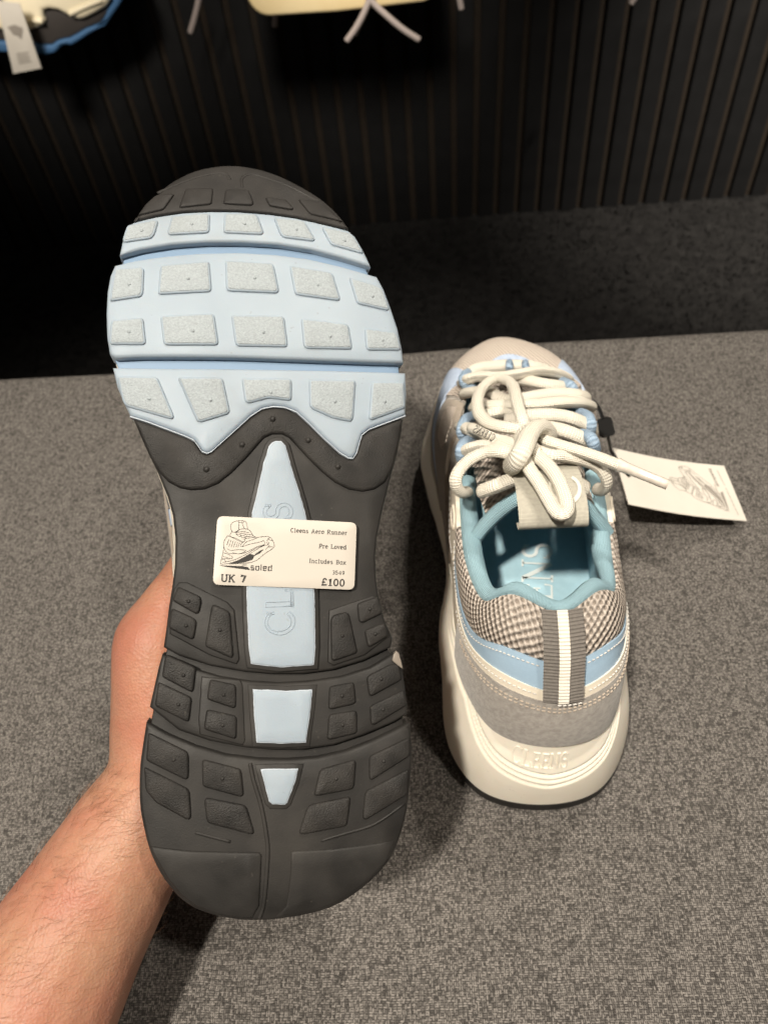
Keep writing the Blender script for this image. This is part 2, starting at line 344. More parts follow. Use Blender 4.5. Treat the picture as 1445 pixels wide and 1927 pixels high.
def text_2d(s, face, size, weight=0.12, track=0.0):
    V, Fc = [], []; x = 0.0
    def put(pts, w):
        nonlocal V, Fc
        a, b = ribbon(pts, w); o = len(V); V += [((x + p[0]) * size, p[1] * size) for p in a]; Fc += [tuple(i + o for i in q) for q in b]
    for ch in s:
        wd, st, se = face[ch]
        for q in st:
            if isinstance(q, tuple): put(q[0], weight * q[1])
            else: put(q, weight)
        for (sx, sy, sl) in se: put([(sx - sl / 2, sy), (sx + sl / 2, sy)], weight * 0.8)
        x += wd + track
    return V, Fc, x * size
def lettering(name, s, face, size, weight, mapper, m, parent, align='l', track=0.0, thick=None):
    """mapper(x, y, h) gives the world point; thick raises real letters"""
    V, Fc, wd = text_2d(s, face, size, weight, track)
    off = {'l': 0, 'r': -wd, 'c': -wd / 2}[align]
    if thick is None: return mobj(name, [mapper(x + off, y, 0) for x, y in V], Fc, m, parent, False)
    n = len(V); VV = [mapper(x + off, y, thick) for x, y in V] + [mapper(x + off, y, -thick) for x, y in V]; FF = list(Fc)
    for q in Fc:
        for a, b in zip(q, q[1:] + q[:1]): FF.append((a, b, b + n, a + n))
    return mobj(name, VV, FF, m, parent, False)
# ================================================================== the setting
FLOOR_Z = -0.45; WALL_Y = 1.425
def grid_floor():
    V, Fc = [], []; nx, ny = 90, 60; x0, x1, y0, y1 = -3.2, 3.2, -2.0, WALL_Y + 0.05
    rnd = random.Random(3)
    for j in range(ny + 1):
        for i in range(nx + 1):
            V.append((x0 + (x1 - x0) * i / nx, y0 + (y1 - y0) * j / ny, FLOOR_Z + rnd.uniform(-.002, .002)))
    for j in range(ny):
        for i in range(nx):
            a = j * (nx + 1) + i; Fc.append((a, a + 1, a + nx + 2, a + nx + 1))
    o = mobj('floor', V, Fc, 'carpet'); o['kind'] = 'structure'; return o
floor = grid_floor()
# tufts of the carpet pile: short bent blades that break the edge towards the wall
def pile():
    rnd = random.Random(5); V, Fc = [], []
    for _ in range(30000):
        x = rnd.uniform(-1.25, 1.05); y = rnd.uniform(0.52, WALL_Y + 0.0); h = rnd.uniform(.003, .008); a = rnd.uniform(0, 6.28); wd = rnd.uniform(.0015, .0035)
        dx, dy = math.cos(a) * wd, math.sin(a) * wd; bx, by = rnd.uniform(-.006, .006), rnd.uniform(-.006, .006); o = len(V)
        V += [(x - dx, y - dy, FLOOR_Z - .001), (x + dx, y + dy, FLOOR_Z - .001), (x + bx, y + by, FLOOR_Z + h)]; Fc.append((o, o + 1, o + 2))
    mobj('carpet_pile', V, Fc, 'carpet', floor, False, kind='stuff')
pile()
v, fc = box_mesh(-3.2, 3.2, WALL_Y + 0.0075, WALL_Y + 0.05, FLOOR_Z - .01, 1.3)
wall = mobj('wall', v, fc, 'felt', smooth=False); wall['kind'] = 'structure'
def slat_mesh():
    me = bpy.data.meshes.new('slat'); bm = bmesh.new()
    v, fc = box_mesh(-.0146, .0146, 0, .0125, 0, 1.74); vs_ = [bm.verts.new(p) for p in v]
    for f in fc: bm.faces.new([vs_[i] for i in f])
    bmesh.ops.bevel(bm, geom=[e for e in bm.edges if abs(e.verts[0].co.z - e.verts[1].co.z) > 1], offset=.0012, segments=1, affect='EDGES')
    bm.normal_update(); bm.to_mesh(me); bm.free(); me.materials.append(M['slat']); return me
sm = slat_mesh(); SLAT0 = on_y(971, 402, WALL_Y).x + 0.0205
for i in range(-74, 70):
    o = bpy.data.objects.new('slat', sm); COL.objects.link(o); o.parent = wall
    o.location = (SLAT0 + i * 0.0410, WALL_Y + random.uniform(-.0006, .0006), FLOOR_Z - 0.004)

# ---- upholstered bench
bench = empty('upholstered_bench', (0, 0.12, FLOOR_Z), 'wide flat bench upholstered in grey tweed, carrying the sneaker', 'bench')
def bench_geo():
    """soft slab with a rounded far edge that sags a little"""
    x0, x1, y0, y1, r = -1.0, 0.85, -0.28, 0.494, 0.016
    prof = [(y0, -0.12), (y0, -0.0)]
    ny = 60
    for j in range(1, ny): prof.append((y0 + (y1 - r - y0) * j / ny, 0.0))
    for a in range(0, 9): t = R(90 - a * 90 / 8); prof.append((y1 - r + r * math.cos(t), -r + r * math.sin(t)))
    prof += [(y1, -0.03), (y1 + .001, -.06), (y1, -0.12)]
    nx = 120; V, Fc = [], []
    rnd = random.Random(2); ph = [rnd.uniform(0, 6) for _ in range(4)]
    for i in range(nx + 1):
        x = x0 + (x1 - x0) * i / nx
        for (y, z) in prof:
            und = 0.0004 * math.sin(x * 31 + y * 13 + ph[0]) + 0.0004 * math.sin(x * 17 - y * 37 + ph[1])
            edge = 0.0018 * math.sin(x * 9 + ph[2]) * max(0, (y - .44) / .04) if y > .44 else 0
            V.append((x, y + edge, z + (und - 0.0008 if z > -.02 else 0)))
    n = len(prof)
    for i in range(nx):
        for j in range(n - 1): Fc.append((i * n + j, (i + 1) * n + j, (i + 1) * n + j + 1, i * n + j + 1))
    Fc.append(tuple(range(n))); Fc.append(tuple(nx * n + j for j in range(n - 1, -1, -1)))
    return V, Fc
v, fc = bench_geo(); mobj('seat_cushion', v, fc, 'tweed', bench, True, auto=50)
v, fc = box_mesh(-0.99, 0.84, -0.27, 0.468, FLOOR_Z + .012, -0.122); mobj('base', v, fc, 'tweed', bench, False)

# ---- display on the wall behind
YB = 1.30
def prism(name, poly, y0, y1, m, parent, bevel=0.006, **kw):
    """side profile (x, z) with real depth between y0 and y1, edges rounded"""
    bm = bmesh.new(); a = [bm.verts.new((x, y0, z)) for x, z in poly]; f = bm.faces.new(a)
    r = bmesh.ops.extrude_face_region(bm, geom=[f]); bmesh.ops.translate(bm, vec=(0, y1 - y0, 0), verts=[q for q in r['geom'] if isinstance(q, bmesh.types.BMVert)])
    bmesh.ops.recalc_face_normals(bm, faces=bm.faces)
    ed = [e for e in bm.edges if abs(e.verts[0].co.y - e.verts[1].co.y) < 1e-6]
    bmesh.ops.bevel(bm, geom=ed, offset=bevel, segments=3, affect='EDGES', profile=0.5)
    bmesh.ops.triangulate(bm, faces=[q for q in bm.faces if len(q.verts) > 4])
    V = [q.co.copy() for q in bm.verts]; bm.verts.index_update(); Fc = [tuple(q.index for q in g.verts) for g in bm.faces]; bm.free()
    return mobj(name, V, Fc, m, parent, True, auto=40, **kw)
def zpoly(px, y): return [(lambda p: (p.x, p.z))(on_y(a, b, y)) for a, b in px]
s4 = lambda L: [(x * .17301, y * .17301) for x, y in L]
# shelf that carries the sneaker
def shelf(name, px0, px1, pyb, label, y0=1.22):
    e = empty(name, on_y((px0 + px1) / 2, pyb, y0), label, 'shelf', 'shelves on the slatted wall')
    a = on_y(px0, pyb, y0); b = on_y(px1, pyb - 6, y0); zb = min(a.z, b.z)
    prism('board', [(a.x, zb), (b.x, zb), (b.x, zb + .012), (a.x, zb + .012)], y0 + .02, WALL_Y - .001, 'black_plastic', e, .002)
    return e
sn = empty('blue_soled_sneaker', on_y(90, 95, YB), 'cream sneaker with charcoal side panel and blue outsole hung high on the wall', 'sneaker')
out = s4([(380, 470), (420, 490), (500, 500), (570, 495), (620, 455), (680, 435), (760, 420), (850, 370), (930, 320), (1020, 290), (1090, 260), (1140, 190), (1170, 110), (1230, 30), (1240, -120), (1340, -120), (1330, 20), (1270, 110), (1200, 210), (1150, 290), (1060, 330), (960, 385), (880, 440), (780, 500), (720, 490), (680, 500), (640, 540), (600, 580), (500, 605), (420, 600), (300, 590), (-200, 560), (-700, 430), (-700, 340), (-200, 440), (100, 460)])
prism('outsole', zpoly(out, YB), YB, YB + .095, 'navy', sn, .004)
mid = s4([(-700, 345), (-200, 445), (100, 465), (420, 498), (560, 505), (640, 455), (760, 425), (850, 380), (930, 330), (1090, 265), (1150, 190), (1200, 80), (1240, -100), (1150, -110), (1100, 60), (900, 160), (600, 60), (300, 60), (-300, 60), (-700, 200)])
prism('midsole', zpoly(mid, YB), YB + .004, YB + .09, 'charcoal', sn, .004)
upp = s4([(-700, 230), (-300, 330), (100, 340), (340, 332), (430, 310), (490, 260), (495, 220), (470, 175), (475, 120), (540, 108), (640, 125), (720, 170), (800, 210), (870, 226), (930, 212), (1050, 150), (1150, 90), (1195, 20), (1200, -130), (1100, -260), (850, -420), (600, -480), (300, -700), (60, -860), (-200, -880), (-420, -700), (-650, -600), (-740, -300)])
prism('upper', zpoly(upp, YB - .006), YB - .006, YB + .088, 'cream_bg', sn, .008)
for L in ([(760, 150), (900, 85), (1020, 35), (1110, 0)], [(300, 225), (380, 222), (470, 232)]):
    g = tube_geo(catmull([on_y(*q, YB - .006) for q in s4(L)], 4), .004, 8); mobj('welt', g[0], g[1], 'cream_bg', sn)
# its hang tag
tg = empty('hang_tag', on_y(60, 20, YB - .03), 'small white card tag with faint grey print dangling from the blue soled sneaker', 'tag')
T4 = [on_y(*q, YB - .035) for q in s4([(-30, 10), (220, 35), (455, 740), (150, 800)])]
nrm = (T4[1] - T4[0]).cross(T4[3] - T4[0]).normalized()
V = [p + nrm * .0006 for p in T4] + [p - nrm * .0006 for p in T4]
mobj('card', V, [(0, 1, 2, 3), (7, 6, 5, 4), (0, 4, 5, 1), (1, 5, 6, 2), (2, 6, 7, 3), (3, 7, 4, 0)], 'card', tg, False)
def tagpt(a, b, off=-.0012):
    top = T4[0].lerp(T4[1], a); bot = T4[3].lerp(T4[2], a); p = top.lerp(bot, b); c = (CAM - p).normalized()
    n2 = nrm if nrm.dot(c) > 0 else -nrm
    return p + n2 * -off
def tag_blob(pts): mobj('print', [tagpt(*p) for p in pts], [tuple(range(len(pts)))], 'ink_grey', tg, False)
tag_blob([(.2, .34), (.5, .31), (.8, .36), (.72, .44), (.62, .53), (.5, .47), (.36, .46)])
for k in range(5): tag_blob([(.28, .72 + k * .035), (.75 - .05 * (k % 2), .72 + k * .035), (.75 - .05 * (k % 2), .735 + k * .035), (.28, .735 + k * .035)])
g = tube_geo(catmull([on_y(12, 14, YB - .034), on_y(8, 6, YB - .03), on_y(-6, -8, YB - .02), on_y(-18, -20, YB - .004)], 5), .0012, 6); mobj('string', g[0], g[1], 'black_plastic', tg)
# pale shelf board, rounded front corners, laces of the shoe on it hang over its front
sh = empty('display_shelf', on_y(640, 20, 1.22), 'pale wooden shelf with rounded front corner on the dark slatted wall', 'shelf')
def shelf_geo():
    yf = 1.20; z0 = on_y(640, 22, yf).z; xl = on_y(466, 5, yf).x; xr = on_y(838, 5, yf).x; tilt = on_y(800, 10, yf).z - on_y(540, 28, yf).z
    prof = []
    for a in range(0, 7): t = R(180 + a * 15); prof.append((xl + .028 + .028 * math.cos(t), .028 + .028 * math.sin(t)))
    prof += [(xl + .12, -.001), (xl + .24, .003)]
    for a in range(0, 7): t = R(270 + a * 15); prof.append((xr - .02 + .02 * math.cos(t), .026 + .02 * math.sin(t)))
    prof += [(xr, .045), (xl, .045)]
    return [(x, z + z0 + tilt * ((x - xl) / (xr - xl) - .5)) for x, z in prof], yf
pr, yf = shelf_geo(); prism('board', pr, yf, WALL_Y - .002, 'shelf', sh, .005)
lc = empty('shoelace', on_y(690, 5, 1.19), 'pair of thin grey lace ends hanging over the front of the pale shelf', 'shoelace')
for L, rr in ((((702, -22), (694, 2), (682, 30), (668, 55), (652, 77)), .0042), (((690, -20), (700, 3), (728, 30), (758, 55), (789, 75)), .0042), (((700, -10), (690, 20), (676, 50), (668, 66)), .0028)):
    dy = 1.188 if rr > .003 else 1.194
    g = tube_geo(catmull([on_y(*q, dy) for q in L], 6), rr, 8); mobj('lace_end', g[0], g[1], 'grey_lace', lc)
for L, lab in ((((377, -14), (372, 10), (366, 35), (358, 62)), 'dim lace end hanging left of the pale shelf'), (((519, 10), (518, 34), (517, 50)), 'short lace tip showing under the left end of the pale shelf'),
               (((862, -14), (865, 2), (868, 17)), 'short lace tip hanging just right of the pale shelf'), (((1199, -14), (1192, -2), (1186, 7)), 'lace tip at the top edge far right of the pale shelf')):
    pts = catmull([on_y(*q, 1.33 if 'right of the pale shelf' not in lab else 1.26) for q in L], 5); g = tube_geo(pts, .0045, 8)
    o = mobj('lace_tip', g[0], g[1], 'grey_lace'); o['label'] = lab; o['category'] = 'shoelace'
# ================================================================== the upturned sneaker: sole frame
NPL = Vector((.2, -.1, -1.0)); PZ0 = 0.2917                  # sole plane a x + b y - z + z0 = 0 in camera axes
nC = NPL.normalized()
def plane_hit(px, py, h):
    r = Vector(((px - CX) / F_PX, (py - CY) / F_PX, 1.0)); return r * ((-PZ0 + h * NPL.length) / NPL.dot(r))
hC = plane_hit(512, 1733, 0); tC = plane_hit(440, 313, 0)
vC = tC - hC; vC -= nC * vC.dot(nC); vC.normalize(); uC = vC.cross(nC)
SU, SV, SN, SO = CM @ uC, CM @ vC, CM @ nC, CAM + CM @ hC     # right, toe-wards, out of the sole, origin at the heel
def sole_h(u, v):
    """how far the tread surface falls back: toe spring, bevelled heel, slightly crowned across"""
    h = 0.0
    if v > .19: h -= 2.3 * (v - .19) ** 2
    if v < .035: h -= 3.2 * (.035 - v) ** 2
    return h - .0032 * ((u - .006) / .055) ** 2
def sole_uv(px, py):
    h = 0.0
    for _ in range(12):
        p = plane_hit(px, py, h) - hC; u, v = p.dot(uC), p.dot(vC); h = sole_h(u, v)
    return u, v
def sole_pt(u, v, h=0.0): return SO + SU * u + SV * v + SN * (sole_h(u, v) + h)
z1 = lambda L: [sole_uv(180 + x * .42906, 290 + y * .42906) for x, y in L]
z2 = lambda L: [sole_uv(240 + x * .38754, 760 + y * .38754) for x, y in L]
z3 = lambda L: [sole_uv(240 + x * .38754, 1200 + y * .38754) for x, y in L]
zt = lambda L: [sole_uv(240 + x * .31834, 300 + y * .31834) for x, y in L]
def area2(P): return sum(a[0] * b[1] - b[0] * a[1] for a, b in zip(P, P[1:] + P[:1]))
def chaikin(P, n=1, q=.25):
    for _ in range(n):
        o = []
        for a, b in zip(P, P[1:] + P[:1]): o += [(a[0] + (b[0] - a[0]) * q, a[1] + (b[1] - a[1]) * q), (a[0] + (b[0] - a[0]) * (1 - q), a[1] + (b[1] - a[1]) * (1 - q))]
        P = o
    return P
def dedupe(P, e=2e-4):
    o = []
    for p in P:
        if not o or math.hypot(p[0] - o[-1][0], p[1] - o[-1][1]) > e: o.append(p)
    if math.hypot(o[0][0] - o[-1][0], o[0][1] - o[-1][1]) < e: o.pop()
    return o
def inset(P, d):
    o = []; N = len(P)
    for i in range(N):
        a, b, c = P[i - 1], P[i], P[(i + 1) % N]
        e1 = Vector((b[0] - a[0], b[1] - a[1])).normalized(); e2 = Vector((c[0] - b[0], c[1] - b[1])).normalized()
        n1 = Vector((-e1.y, e1.x)); n2 = Vector((-e2.y, e2.x)); m = n1 + n2
        if m.length < .2: m = n1
        m.normalize(); k = 1 / max(.5, m.dot(n1)); o.append((b[0] + m.x * d * k, b[1] + m.y * d * k))
    return o
def refine(P, step):
    o = []
    for a, b in zip(P, P[1:] + P[:1]):
        n = max(1, int(math.hypot(b[0] - a[0], b[1] - a[1]) / step))
        for i in range(n): o.append((a[0] + (b[0] - a[0]) * i / n, a[1] + (b[1] - a[1]) * i / n))
    return o
def inside(p, P):
    c = False
    for a, b in zip(P, P[1:] + P[:1]):
        if (a[1] > p[1]) != (b[1] > p[1]) and p[0] < (b[0] - a[0]) * (p[1] - a[1]) / (b[1] - a[1]) + a[0]: c = not c
    return c
def slab_geo(P, h0, h1, bev, step=.004, draft=0.0, pt=sole_pt, closed_back=False):
    P = dedupe(P)
    if area2(P) < 0: P = P[::-1]
    P = refine(P, step)
    rings = [(inset(P, -draft) if draft else P, h0), (P, h1 - bev), (inset(P, bev * .35), h1 - bev * .3), (inset(P, bev), h1)]
    N = len(P); V, Fc = [], []
    for q, h in rings: V += [pt(a, b, h) for a, b in q]
    for r in range(3):
        for i in range(N): j = (i + 1) % N; Fc.append((r * N + i, r * N + j, (r + 1) * N + j, (r + 1) * N + i))
    top = rings[3][0]; pts = [Vector(p) for p in top]
    xs = [p[0] for p in top]; ys = [p[1] for p in top]; g = step * 1.3; core = inset(top, step * .5)
    y = min(ys) + g
    while y < max(ys):
        x = min(xs) + g
        while x < max(xs):
            if inside((x, y), core): pts.append(Vector((x, y)))
            x += g
        y += g
    vo, eo, fo, ov, oe, of = delaunay_2d_cdt(pts, [], [list(range(N))], 1, 1e-7)
    idx = []
    for q, src in zip(vo, ov):
        s = [k for k in src if k < N]
        if s: idx.append(3 * N + s[0])
        else: V.append(pt(q.x, q.y, h1)); idx.append(len(V) - 1)
    for f in fo:
        t = tuple(idx[i] for i in f)
        if len(set(t)) == len(t): Fc.append(t)
    if closed_back:
        V += [pt(a, b, h0) for a, b in rings[0][0]]; k = len(V) - N
        fo2 = delaunay_2d_cdt([Vector(p) for p in rings[0][0]], [], [list(range(N))], 1, 1e-7)
        m2 = []
        for q, src in zip(fo2[0], fo2[3]): m2.append(k + (src[0] if src else 0))
        for f in fo2[2]: Fc.append(tuple(m2[i] for i in reversed(f)))
    return V, Fc
def slab(name, P, h0, h1, bev, m, parent, step=.004, draft=0.0, auto=60, pt=sole_pt, back=False, **kw):
    V, Fc = slab_geo(P, h0, h1, bev, step, draft, pt, back); return mobj(name, V, Fc, m, parent, True, auto=auto, **kw)

held = empty('sneaker', SO, 'upturned sneaker held up in a hand, showing its black and pale blue sole', 'sneaker', 'pair of chunky sneakers')
sole = empty('outsole', (0, 0, 0)); sole.parent = held
# --- outlines traced once, in sole coordinates
TOE_EDGE = [(165, 295), (205, 245), (250, 200), (290, 160), (330, 125), (430, 75), (540, 52), (640, 52), (750, 75), (860, 120), (980, 190), (1060, 260), (1110, 325)]
TOE_BACK = [(1110, 332), (1000, 304), (880, 277), (760, 260), (620, 249), (500, 248), (380, 254), (260, 272), (165, 297)]
A_TOP = [(165, 297), (260, 273), (380, 255), (500, 249), (620, 250), (760, 261), (880, 278), (1000, 305), (1110, 333)]
A_R = [(1140, 360), (1170, 410), (1195, 460), (1208, 492)]
A_BOT = [(1080, 452), (950, 417), (800, 393), (640, 383), (480, 383), (330, 394), (200, 415), (105, 442)]
A_L = [(120, 370), (140, 320)]
secA = z1(A_TOP + A_R + A_BOT + A_L)
secB = z1([(85, 485), (180, 462), (300, 445), (450, 432), (620, 428), (780, 436), (930, 455), (1080, 490), (1235, 535), (1265, 590), (1295, 670), (1325, 760), (1345, 850), (1352, 915),
           (1200, 911), (1000, 904), (800, 897), (600, 890), (400, 888), (200, 888), (85, 893), (62, 875), (50, 800), (47, 700), (52, 600), (65, 530)])
C_BOT = [(1360, 1140), (1280, 1170), (1200, 1200), (1168, 1225), (1155, 1265), (1143, 1308), (1128, 1328), (1108, 1326), (1070, 1302), (1000, 1238), (930, 1168), (880, 1123), (830, 1104), (780, 1100), (730, 1110), (680, 1143), (620, 1198), (560, 1252), (510, 1297), (490, 1306), (466, 1296), (450, 1272), (432, 1248), (400, 1232), (320, 1202), (230, 1168), (150, 1143)]
secC = z1([(75, 935), (300, 938), (600, 940), (900, 945), (1200, 952), (1360, 958), (1365, 1050)] + C_BOT + [(120, 1080), (95, 1020)])
capT = z1([tuple(q)[:2] for q in catmull([(a, b, 0) for a, b in TOE_EDGE], 4)] + TOE_BACK)
blue_base = z1([(170, 290), (500, 244), (760, 256), (1105, 326), (1165, 415), (1195, 490), (1218, 540), (1260, 600), (1315, 760), (1338, 915), (1340, 940), (1350, 1000), (1345, 1130), (1240, 1170), (1150, 1225), (1120, 1300), (1000, 1220), (860, 1110), (780, 1090), (690, 1120), (560, 1240), (480, 1290), (420, 1220), (260, 1165), (165, 1130), (120, 1050), (95, 960), (92, 920), (70, 870), (62, 700), (66, 600), (82, 520), (115, 460), (120, 420), (130, 360)])
REAR_L = [(30, 75), (80, 190), (150, 340), (195, 450), (220, 540), (232, 650), (230, 780), (215, 900), (200, 990), (190, 1080)]
REAR_R = [(1290, 1140), (1250, 1050), (1225, 950), (1210, 850), (1205, 740), (1215, 640), (1240, 520), (1275, 380), (1310, 250), (1335, 130), (1340, 72)]
R1U = [(175, 48), (250, 90), (400, 138), (560, 166), (700, 178), (850, 178), (1000, 158), (1150, 113), (1282, 48)]
R1D = [(1290, 80), (1180, 145), (1040, 190), (880, 213), (740, 221), (600, 213), (450, 190), (300, 145), (170, 80)]
secD = z2(REAR_L) + z3(R1U) + z2(REAR_R) + z1([(1200, 1230), (1130, 1340), (1060, 1310), (880, 1140), (780, 1110), (690, 1150), (520, 1305), (470, 1310), (400, 1245), (170, 1160)])
secE = z3([(170, 80), (150, 150), (130, 240), (108, 338)] + [(250, 452), (400, 503), (560, 534), (700, 547), (850, 547), (1000, 524), (1150, 474), (1290, 414), (1361, 372)] + [(1350, 250), (1335, 160), (1315, 85)] + R1D[:-1])
HEEL = [(92, 412), (75, 520), (62, 620), (58, 720), (62, 830), (80, 930), (100, 1010), (130, 1090), (180, 1180), (250, 1265), (330, 1320), (430, 1355), (540, 1375), (640, 1378), (760, 1368), (870, 1350), (990, 1315), (1090, 1260), (1190, 1180), (1270, 1090), (1310, 1010), (1340, 920), (1360, 830), (1375, 700), (1383, 580), (1378, 480), (1370, 415)]
secF = z3([tuple(q)[:2] for q in catmull([(a, b, 0) for a, b in HEEL], 3)] + [(1200, 497), (1060, 552), (920, 583), (780, 593), (640, 591), (480, 571), (330, 527), (200, 472)])
black_base = z2([(60, 100)] + [(x + 12, y) for x, y in REAR_L[1:]]) + z3([(188, 60), (165, 150), (145, 240), (125, 345), (112, 410), (95, 520), (80, 640), (78, 750), (85, 850), (105, 950), (150, 1080), (260, 1240), (430, 1335), (640, 1358), (870, 1330), (1080, 1240), (1250, 1080), (1320, 920), (1345, 800), (1362, 640), (1360, 480), (1345, 390), (1330, 250), (1300, 110), (1270, 50)]) + z2([(x - 12, y) for x, y in REAR_R]) + z1([(1200, 1225), (780, 1110), (470, 1300)])
slab('groove_floor', blue_base, -.012, -.0042, .0004, 'blue_deep', sole)
slab('groove_floor', black_base, -.012, -.0036, .0004, 'rubber', sole)
slab('toe_cap', capT, -.012, .0004, .0012, 'toe_rubber', sole)
for nm, P in (('forefoot_section', secA), ('forefoot_section', secB), ('forefoot_section', secC)): slab(nm, P, -.011, 0, .0013, 'blue', sole, draft=.0)
slab('midfoot_plate', secD, -.011, -.0008, .001, 'rubber', sole)
slab('heel_section', secE, -.011, 0, .0011, 'rubber', sole)
slab('heel_section', secF, -.011, 0, .0013, 'rubber', sole)
# wave bridge between forefoot and midfoot, with its white flash line along the blue
WB = [(280, 1395), (320, 1438), (370, 1464), (420, 1474), (480, 1469), (540, 1444), (600, 1395), (660, 1335), (710, 1277), (740, 1244), (775, 1228), (820, 1228), (850, 1244), (880, 1277), (930, 1331), (990, 1391), (1050, 1440), (1110, 1470), (1170, 1480), (1225, 1470), (1268, 1440), (1298, 1390), (1315, 1330), (1335, 1250), (1346, 1160)]
WT = [(x, y + 13) for x, y in C_BOT]
slab('wave_bridge', z1(WB) + z1(WT[1:-1]) + z1([(168, 1163), (200, 1240), (240, 1330)]), -.004, .0006, .0012, 'rubber_rough', sole, step=.003)
fl = z1([(x, y + 4) for x, y in C_BOT]); n_ = len(fl); fi = z1([(x, y + 10) for x, y in C_BOT])
slab('flash_line', fl + fi[::-1], -.004, .0002, .0002, 'rim', sole, step=.003)
# lugs
LUG_A = [[(140, 315), (262, 290), (277, 297), (260, 355), (245, 372), (125, 390), (120, 375)], [(335, 275), (490, 260), (503, 268), (500, 340), (490, 348), (325, 357), (315, 345)], [(565, 262), (700, 264), (712, 275), (738, 345), (728, 355), (570, 348), (560, 340)], [(780, 280), (905, 292), (920, 302), (963, 375), (955, 384), (825, 368), (810, 355)], [(990, 320), (1110, 345), (1135, 365), (1175, 435), (1160, 436), (1040, 402), (1025, 390)],
 [(85, 505), (205, 497), (215, 510), (210, 615), (198, 628), (66, 648), (64, 635)], [(285, 490), (490, 472), (500, 478), (510, 595), (500, 606), (285, 618), (275, 610)], [(568, 468), (770, 480), (782, 490), (805, 600), (795, 612), (585, 603), (573, 592)], [(850, 490), (1025, 518), (1040, 528), (1073, 635), (1065, 645), (885, 620), (872, 610)], [(1110, 542), (1240, 580), (1262, 600), (1288, 680), (1280, 688), (1155, 660), (1143, 650)],
 [(70, 730), (200, 718), (212, 728), (222, 828), (212, 838), (64, 838), (63, 800)], [(285, 712), (510, 700), (522, 710), (540, 830), (530, 840), (310, 840), (298, 828)], [(595, 708), (815, 710), (828, 720), (843, 838), (835, 848), (625, 845), (612, 832)], [(900, 722), (1095, 745), (1110, 755), (1125, 850), (1118, 858), (925, 855), (912, 842)], [(1178, 765), (1312, 782), (1324, 795), (1338, 862), (1195, 862), (1185, 850)],
 [(95, 975), (260, 977), (275, 985), (345, 1150), (340, 1163), (325, 1163), (135, 1108), (120, 1085)], [(360, 980), (545, 980), (560, 990), (590, 1130), (580, 1142), (460, 1178), (445, 1172)], [(640, 985), (848, 985), (860, 995), (860, 1075), (850, 1083), (760, 1072), (670, 1095), (655, 1085)], [(935, 990), (1130, 992), (1140, 1000), (1130, 1160), (1118, 1175), (1040, 1160), (950, 1120), (938, 1105)], [(1210, 1000), (1352, 1000), (1356, 1115), (1210, 1168), (1197, 1160)]]
def nub(c, rad, h, m, parent, pt=sole_pt):
    V = [pt(c[0], c[1], h + rad * .75)]; Fc = []
    for k, (q, w_) in enumerate(((.55, .6), (1.0, -.1))):
        for a in range(8): V.append(pt(c[0] + rad * q * math.cos(a * .7854), c[1] + rad * q * math.sin(a * .7854), h + rad * w_))
    for a in range(8):
        b = (a + 1) % 8; Fc += [(0, 1 + a, 1 + b), (1 + a, 9 + a, 9 + b, 1 + b)]
    return mobj('nub', V, Fc, m, parent)
def cen(P): return (sum(p[0] for p in P) / len(P), sum(p[1] for p in P) / len(P))
def rounded(c, r, n=5):
    o = []; N = len(c)
    for i in range(N):
        a, b, d = Vector(c[i - 1]), Vector(c[i]), Vector(c[(i + 1) % N]); la, ld = (a - b).length, (d - b).length
        ra = r or min(.0011, la * .4); rd = r or min(.0011, ld * .4)
        p = b + (a - b).normalized() * ra; q = b + (d - b).normalized() * rd
        for k in range(n + 1): t = k / n; o.append(tuple(p.lerp(b, t).lerp(b.lerp(q, t), t)))
    return o
def lug(P, h, m, mn, hb=0.0, rim=None, nb=True):
    P = rounded(dedupe(P), None, 3)
    if rim:                                       # smooth rim round the grained face
        o = slab('lug', P, hb - .002, hb + h * .8, .0007, rim, sole, step=.003)
        Q = P if area2(P) > 0 else P[::-1]
        slab('grained_face', inset(Q, .0007), hb, hb + h, .0003, m, o, step=.0025)
    else: o = slab('lug', P, hb - .002, hb + h, .0008, m, sole, step=.003)
    if nb: nub(cen(P), .0008, hb + h, mn, o)
for L in LUG_A: lug(z1(L), .0012, 'lug', 'lug', 0.0, 'blue')
for L in [[(62, 338), (110, 270), (170, 215), (270, 207), (278, 216), (222, 296), (210, 304)], [(305, 285), (322, 240), (345, 178), (500, 174), (508, 186), (500, 266), (485, 272), (318, 290)], [(565, 268), (580, 182), (705, 182), (720, 190), (748, 265), (735, 278)], [(812, 227), (935, 240), (985, 296), (972, 304), (838, 280)], [(1005, 240), (1090, 247), (1150, 264), (1275, 376), (1180, 352), (1078, 328)]]:
    lug(zt(L), .0009, 'toe_rubber', 'toe_rubber', .0004, None, False)
for L in ([(180, 190), (300, 138), (400, 102), (500, 77), (560, 72), (590, 86), (606, 112)], [(680, 158), (675, 112), (700, 87), (740, 79), (800, 95), (950, 147), (1100, 225), (1140, 235)]):
    g = tube_geo([sole_pt(u, v, -.0001) for u, v in zt([tuple(q)[:2] for q in catmull([(a, b + 12, 0) for a, b in L], 4)])], .0008, 8); mobj('toe_rib', g[0], g[1], 'toe_rubber', sole)
